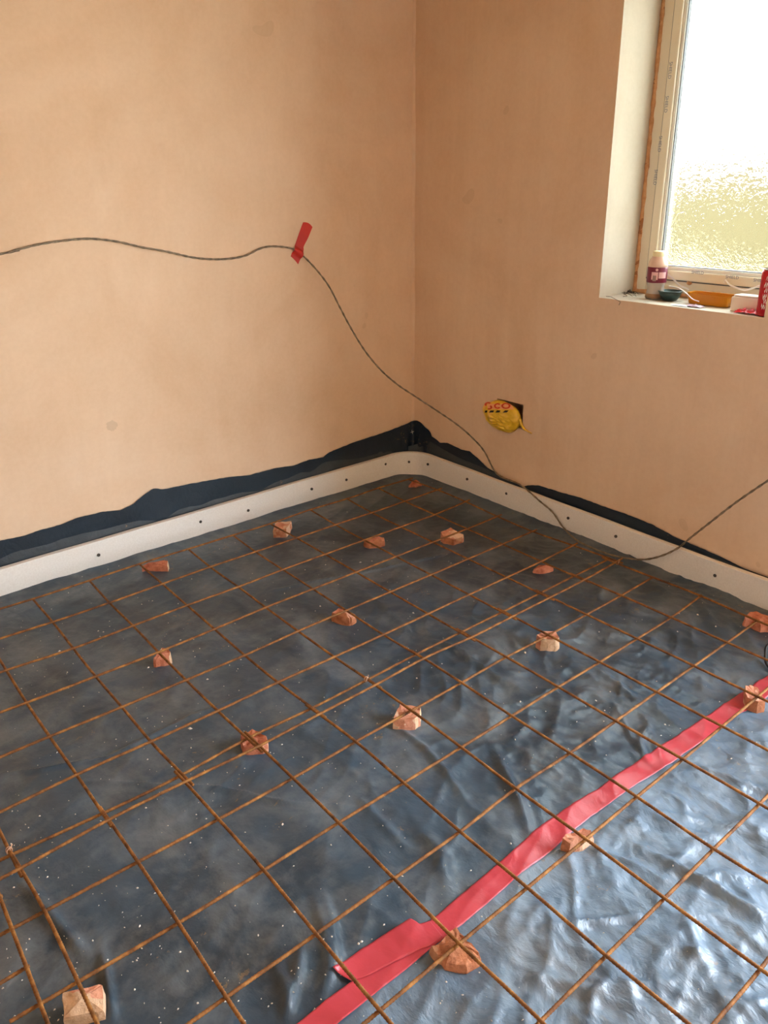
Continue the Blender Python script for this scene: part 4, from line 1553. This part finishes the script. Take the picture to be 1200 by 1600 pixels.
M['strap'] = simple('white_strap', srgb(238, 234, 228), 0.5)
s_pts = [at(u, v_, 0, x_) for u, v_, x_ in ((1041, 427, XW + .20), (1050, 434, XW + .19), (1062, 446, XW + .19), (1072, 450, XW + .185), (1076, 452.5, XW + .186))]
strap('strap', s_pts, 0.008, M['strap'], 'white plastic strap leaning down behind the drink bottle', 'strap')
s_pts = [at(u, v_, 0, x_) for u, v_, x_ in ((1046, 447, XW + .085), (1060, 450, XW + .07), (1072, 458, XW + .06), (1082, 467, XW + .052), (1092, 471, XW + .05))]
tag(tube('string', resample(catmull(s_pts, 10), .003), 0.0017, M['strap'], None, sides=6), 'thin white string curving over the sill behind the bottle', 'string')
s_pts = [at(u, v_, 0, x_) for u, v_, x_ in ((1131, 442, XW + .16), (1134, 438, XW + .15), (1140, 445, XW + .13), (1152, 450, XW + .115), (1164, 453, XW + .10), (1180, 449, XW + .10), (1188, 446, XW + .11))]
strap('strap', s_pts, 0.007, M['strap'], 'white plastic strap curling over the off-white block', 'strap')

twm = cable_mat('dark_bristles', srgb(48, 40, 32), srgb(96, 80, 60))
tw = empty('bristle_tuft', tuple(sill(995, 460)))
r = random.Random(9)
for k in range(22):
    u0, v0 = 985 + r.uniform(-12, 18), 459 + r.uniform(-3, 5)
    a = sill(u0, v0)
    a[0] = min(max(a[0], XW + 0.015), XF - 0.05)
    ang_ = r.uniform(0, math.pi)
    L = r.uniform(0.02, 0.045)
    b = a + np.array([math.cos(ang_) * L * .5, math.sin(ang_) * L, 0])
    b[1] = min(b[1], WY1 - 0.004)
    b[0] = max(b[0], XW + 0.005)
    a[2] = SZ + 0.002
    b[2] = SZ + r.uniform(0.002, 0.014)
    mid = (a + b) / 2 + np.array([0, 0, r.uniform(0, 0.008)])
    tube('bristle', [a, mid, b], 0.0011, twm, tw, sides=5)
tag(tw, 'tuft of dark bristles and wire in the corner of the sill', 'debris')
a = sill(988, 458)
b = at(967, 477, 0, XW - 0.012)
tag(tube('wire', resample([(XW + 0.02, a[1], SZ + .004), (XW + .004, (a[1] + b[1]) / 2 + .006, SZ + .007), (XW - 0.004, b[1] - .0, SZ - .006), b], .004), 0.0009, twm, None, sides=5),
    'fine dark wire hanging over the sill edge left of the bottle', 'wire')

# ------------------------------------------------------------------ plaster crumbs on the plastic
rs = np.random.RandomState(12)
V, F = [], []
cnt = 0
while cnt < 900:
    u, v_ = rs.uniform(-30, 1230), rs.uniform(745, 1640)
    p = at(u, v_, 2, 0)
    if p[0] > FX - 0.03 or p[1] > FY - 0.03:
        continue
    dens = 0.5 + 0.9 * float(noise2(np.array(p[0] * 2.2), np.array(p[1] * 2.2), 81)) + (0.25 if u < 700 else -0.1)
    if rs.uniform() > dens:
        continue
    cnt += 1
    s = abs(rs.normal(0.0007, 0.0008)) + 0.0007
    if rs.uniform() < 0.05:
        s *= 1.8
    base = len(V)
    h0 = float(floor_h(np.array(p[0]), np.array(p[1]))) + 0.0013
    a0 = rs.uniform(0, 6.28)
    el = rs.uniform(0.5, 1.0)
    for k in range(4):
        a = a0 + k * math.pi / 2
        V.append((p[0] + s * math.cos(a) * (el if k % 2 else 1.2), p[1] + s * math.sin(a) * (el if k % 2 else 1.2), h0 - 0.001))
    V.append((p[0], p[1], h0 + s * 0.7))
    F += [(base, base + 1, base + 4), (base + 1, base + 2, base + 4), (base + 2, base + 3, base + 4), (base + 3, base, base + 4), (base + 3, base + 2, base + 1, base)]
M['crumb'] = simple('plaster_crumb', srgb(222, 214, 200), 0.85)
o = mesh('plaster_crumbs', V, F, M['crumb'])
tag(o, 'pale plaster crumbs scattered over the floor plastic', 'crumbs', kind='stuff')
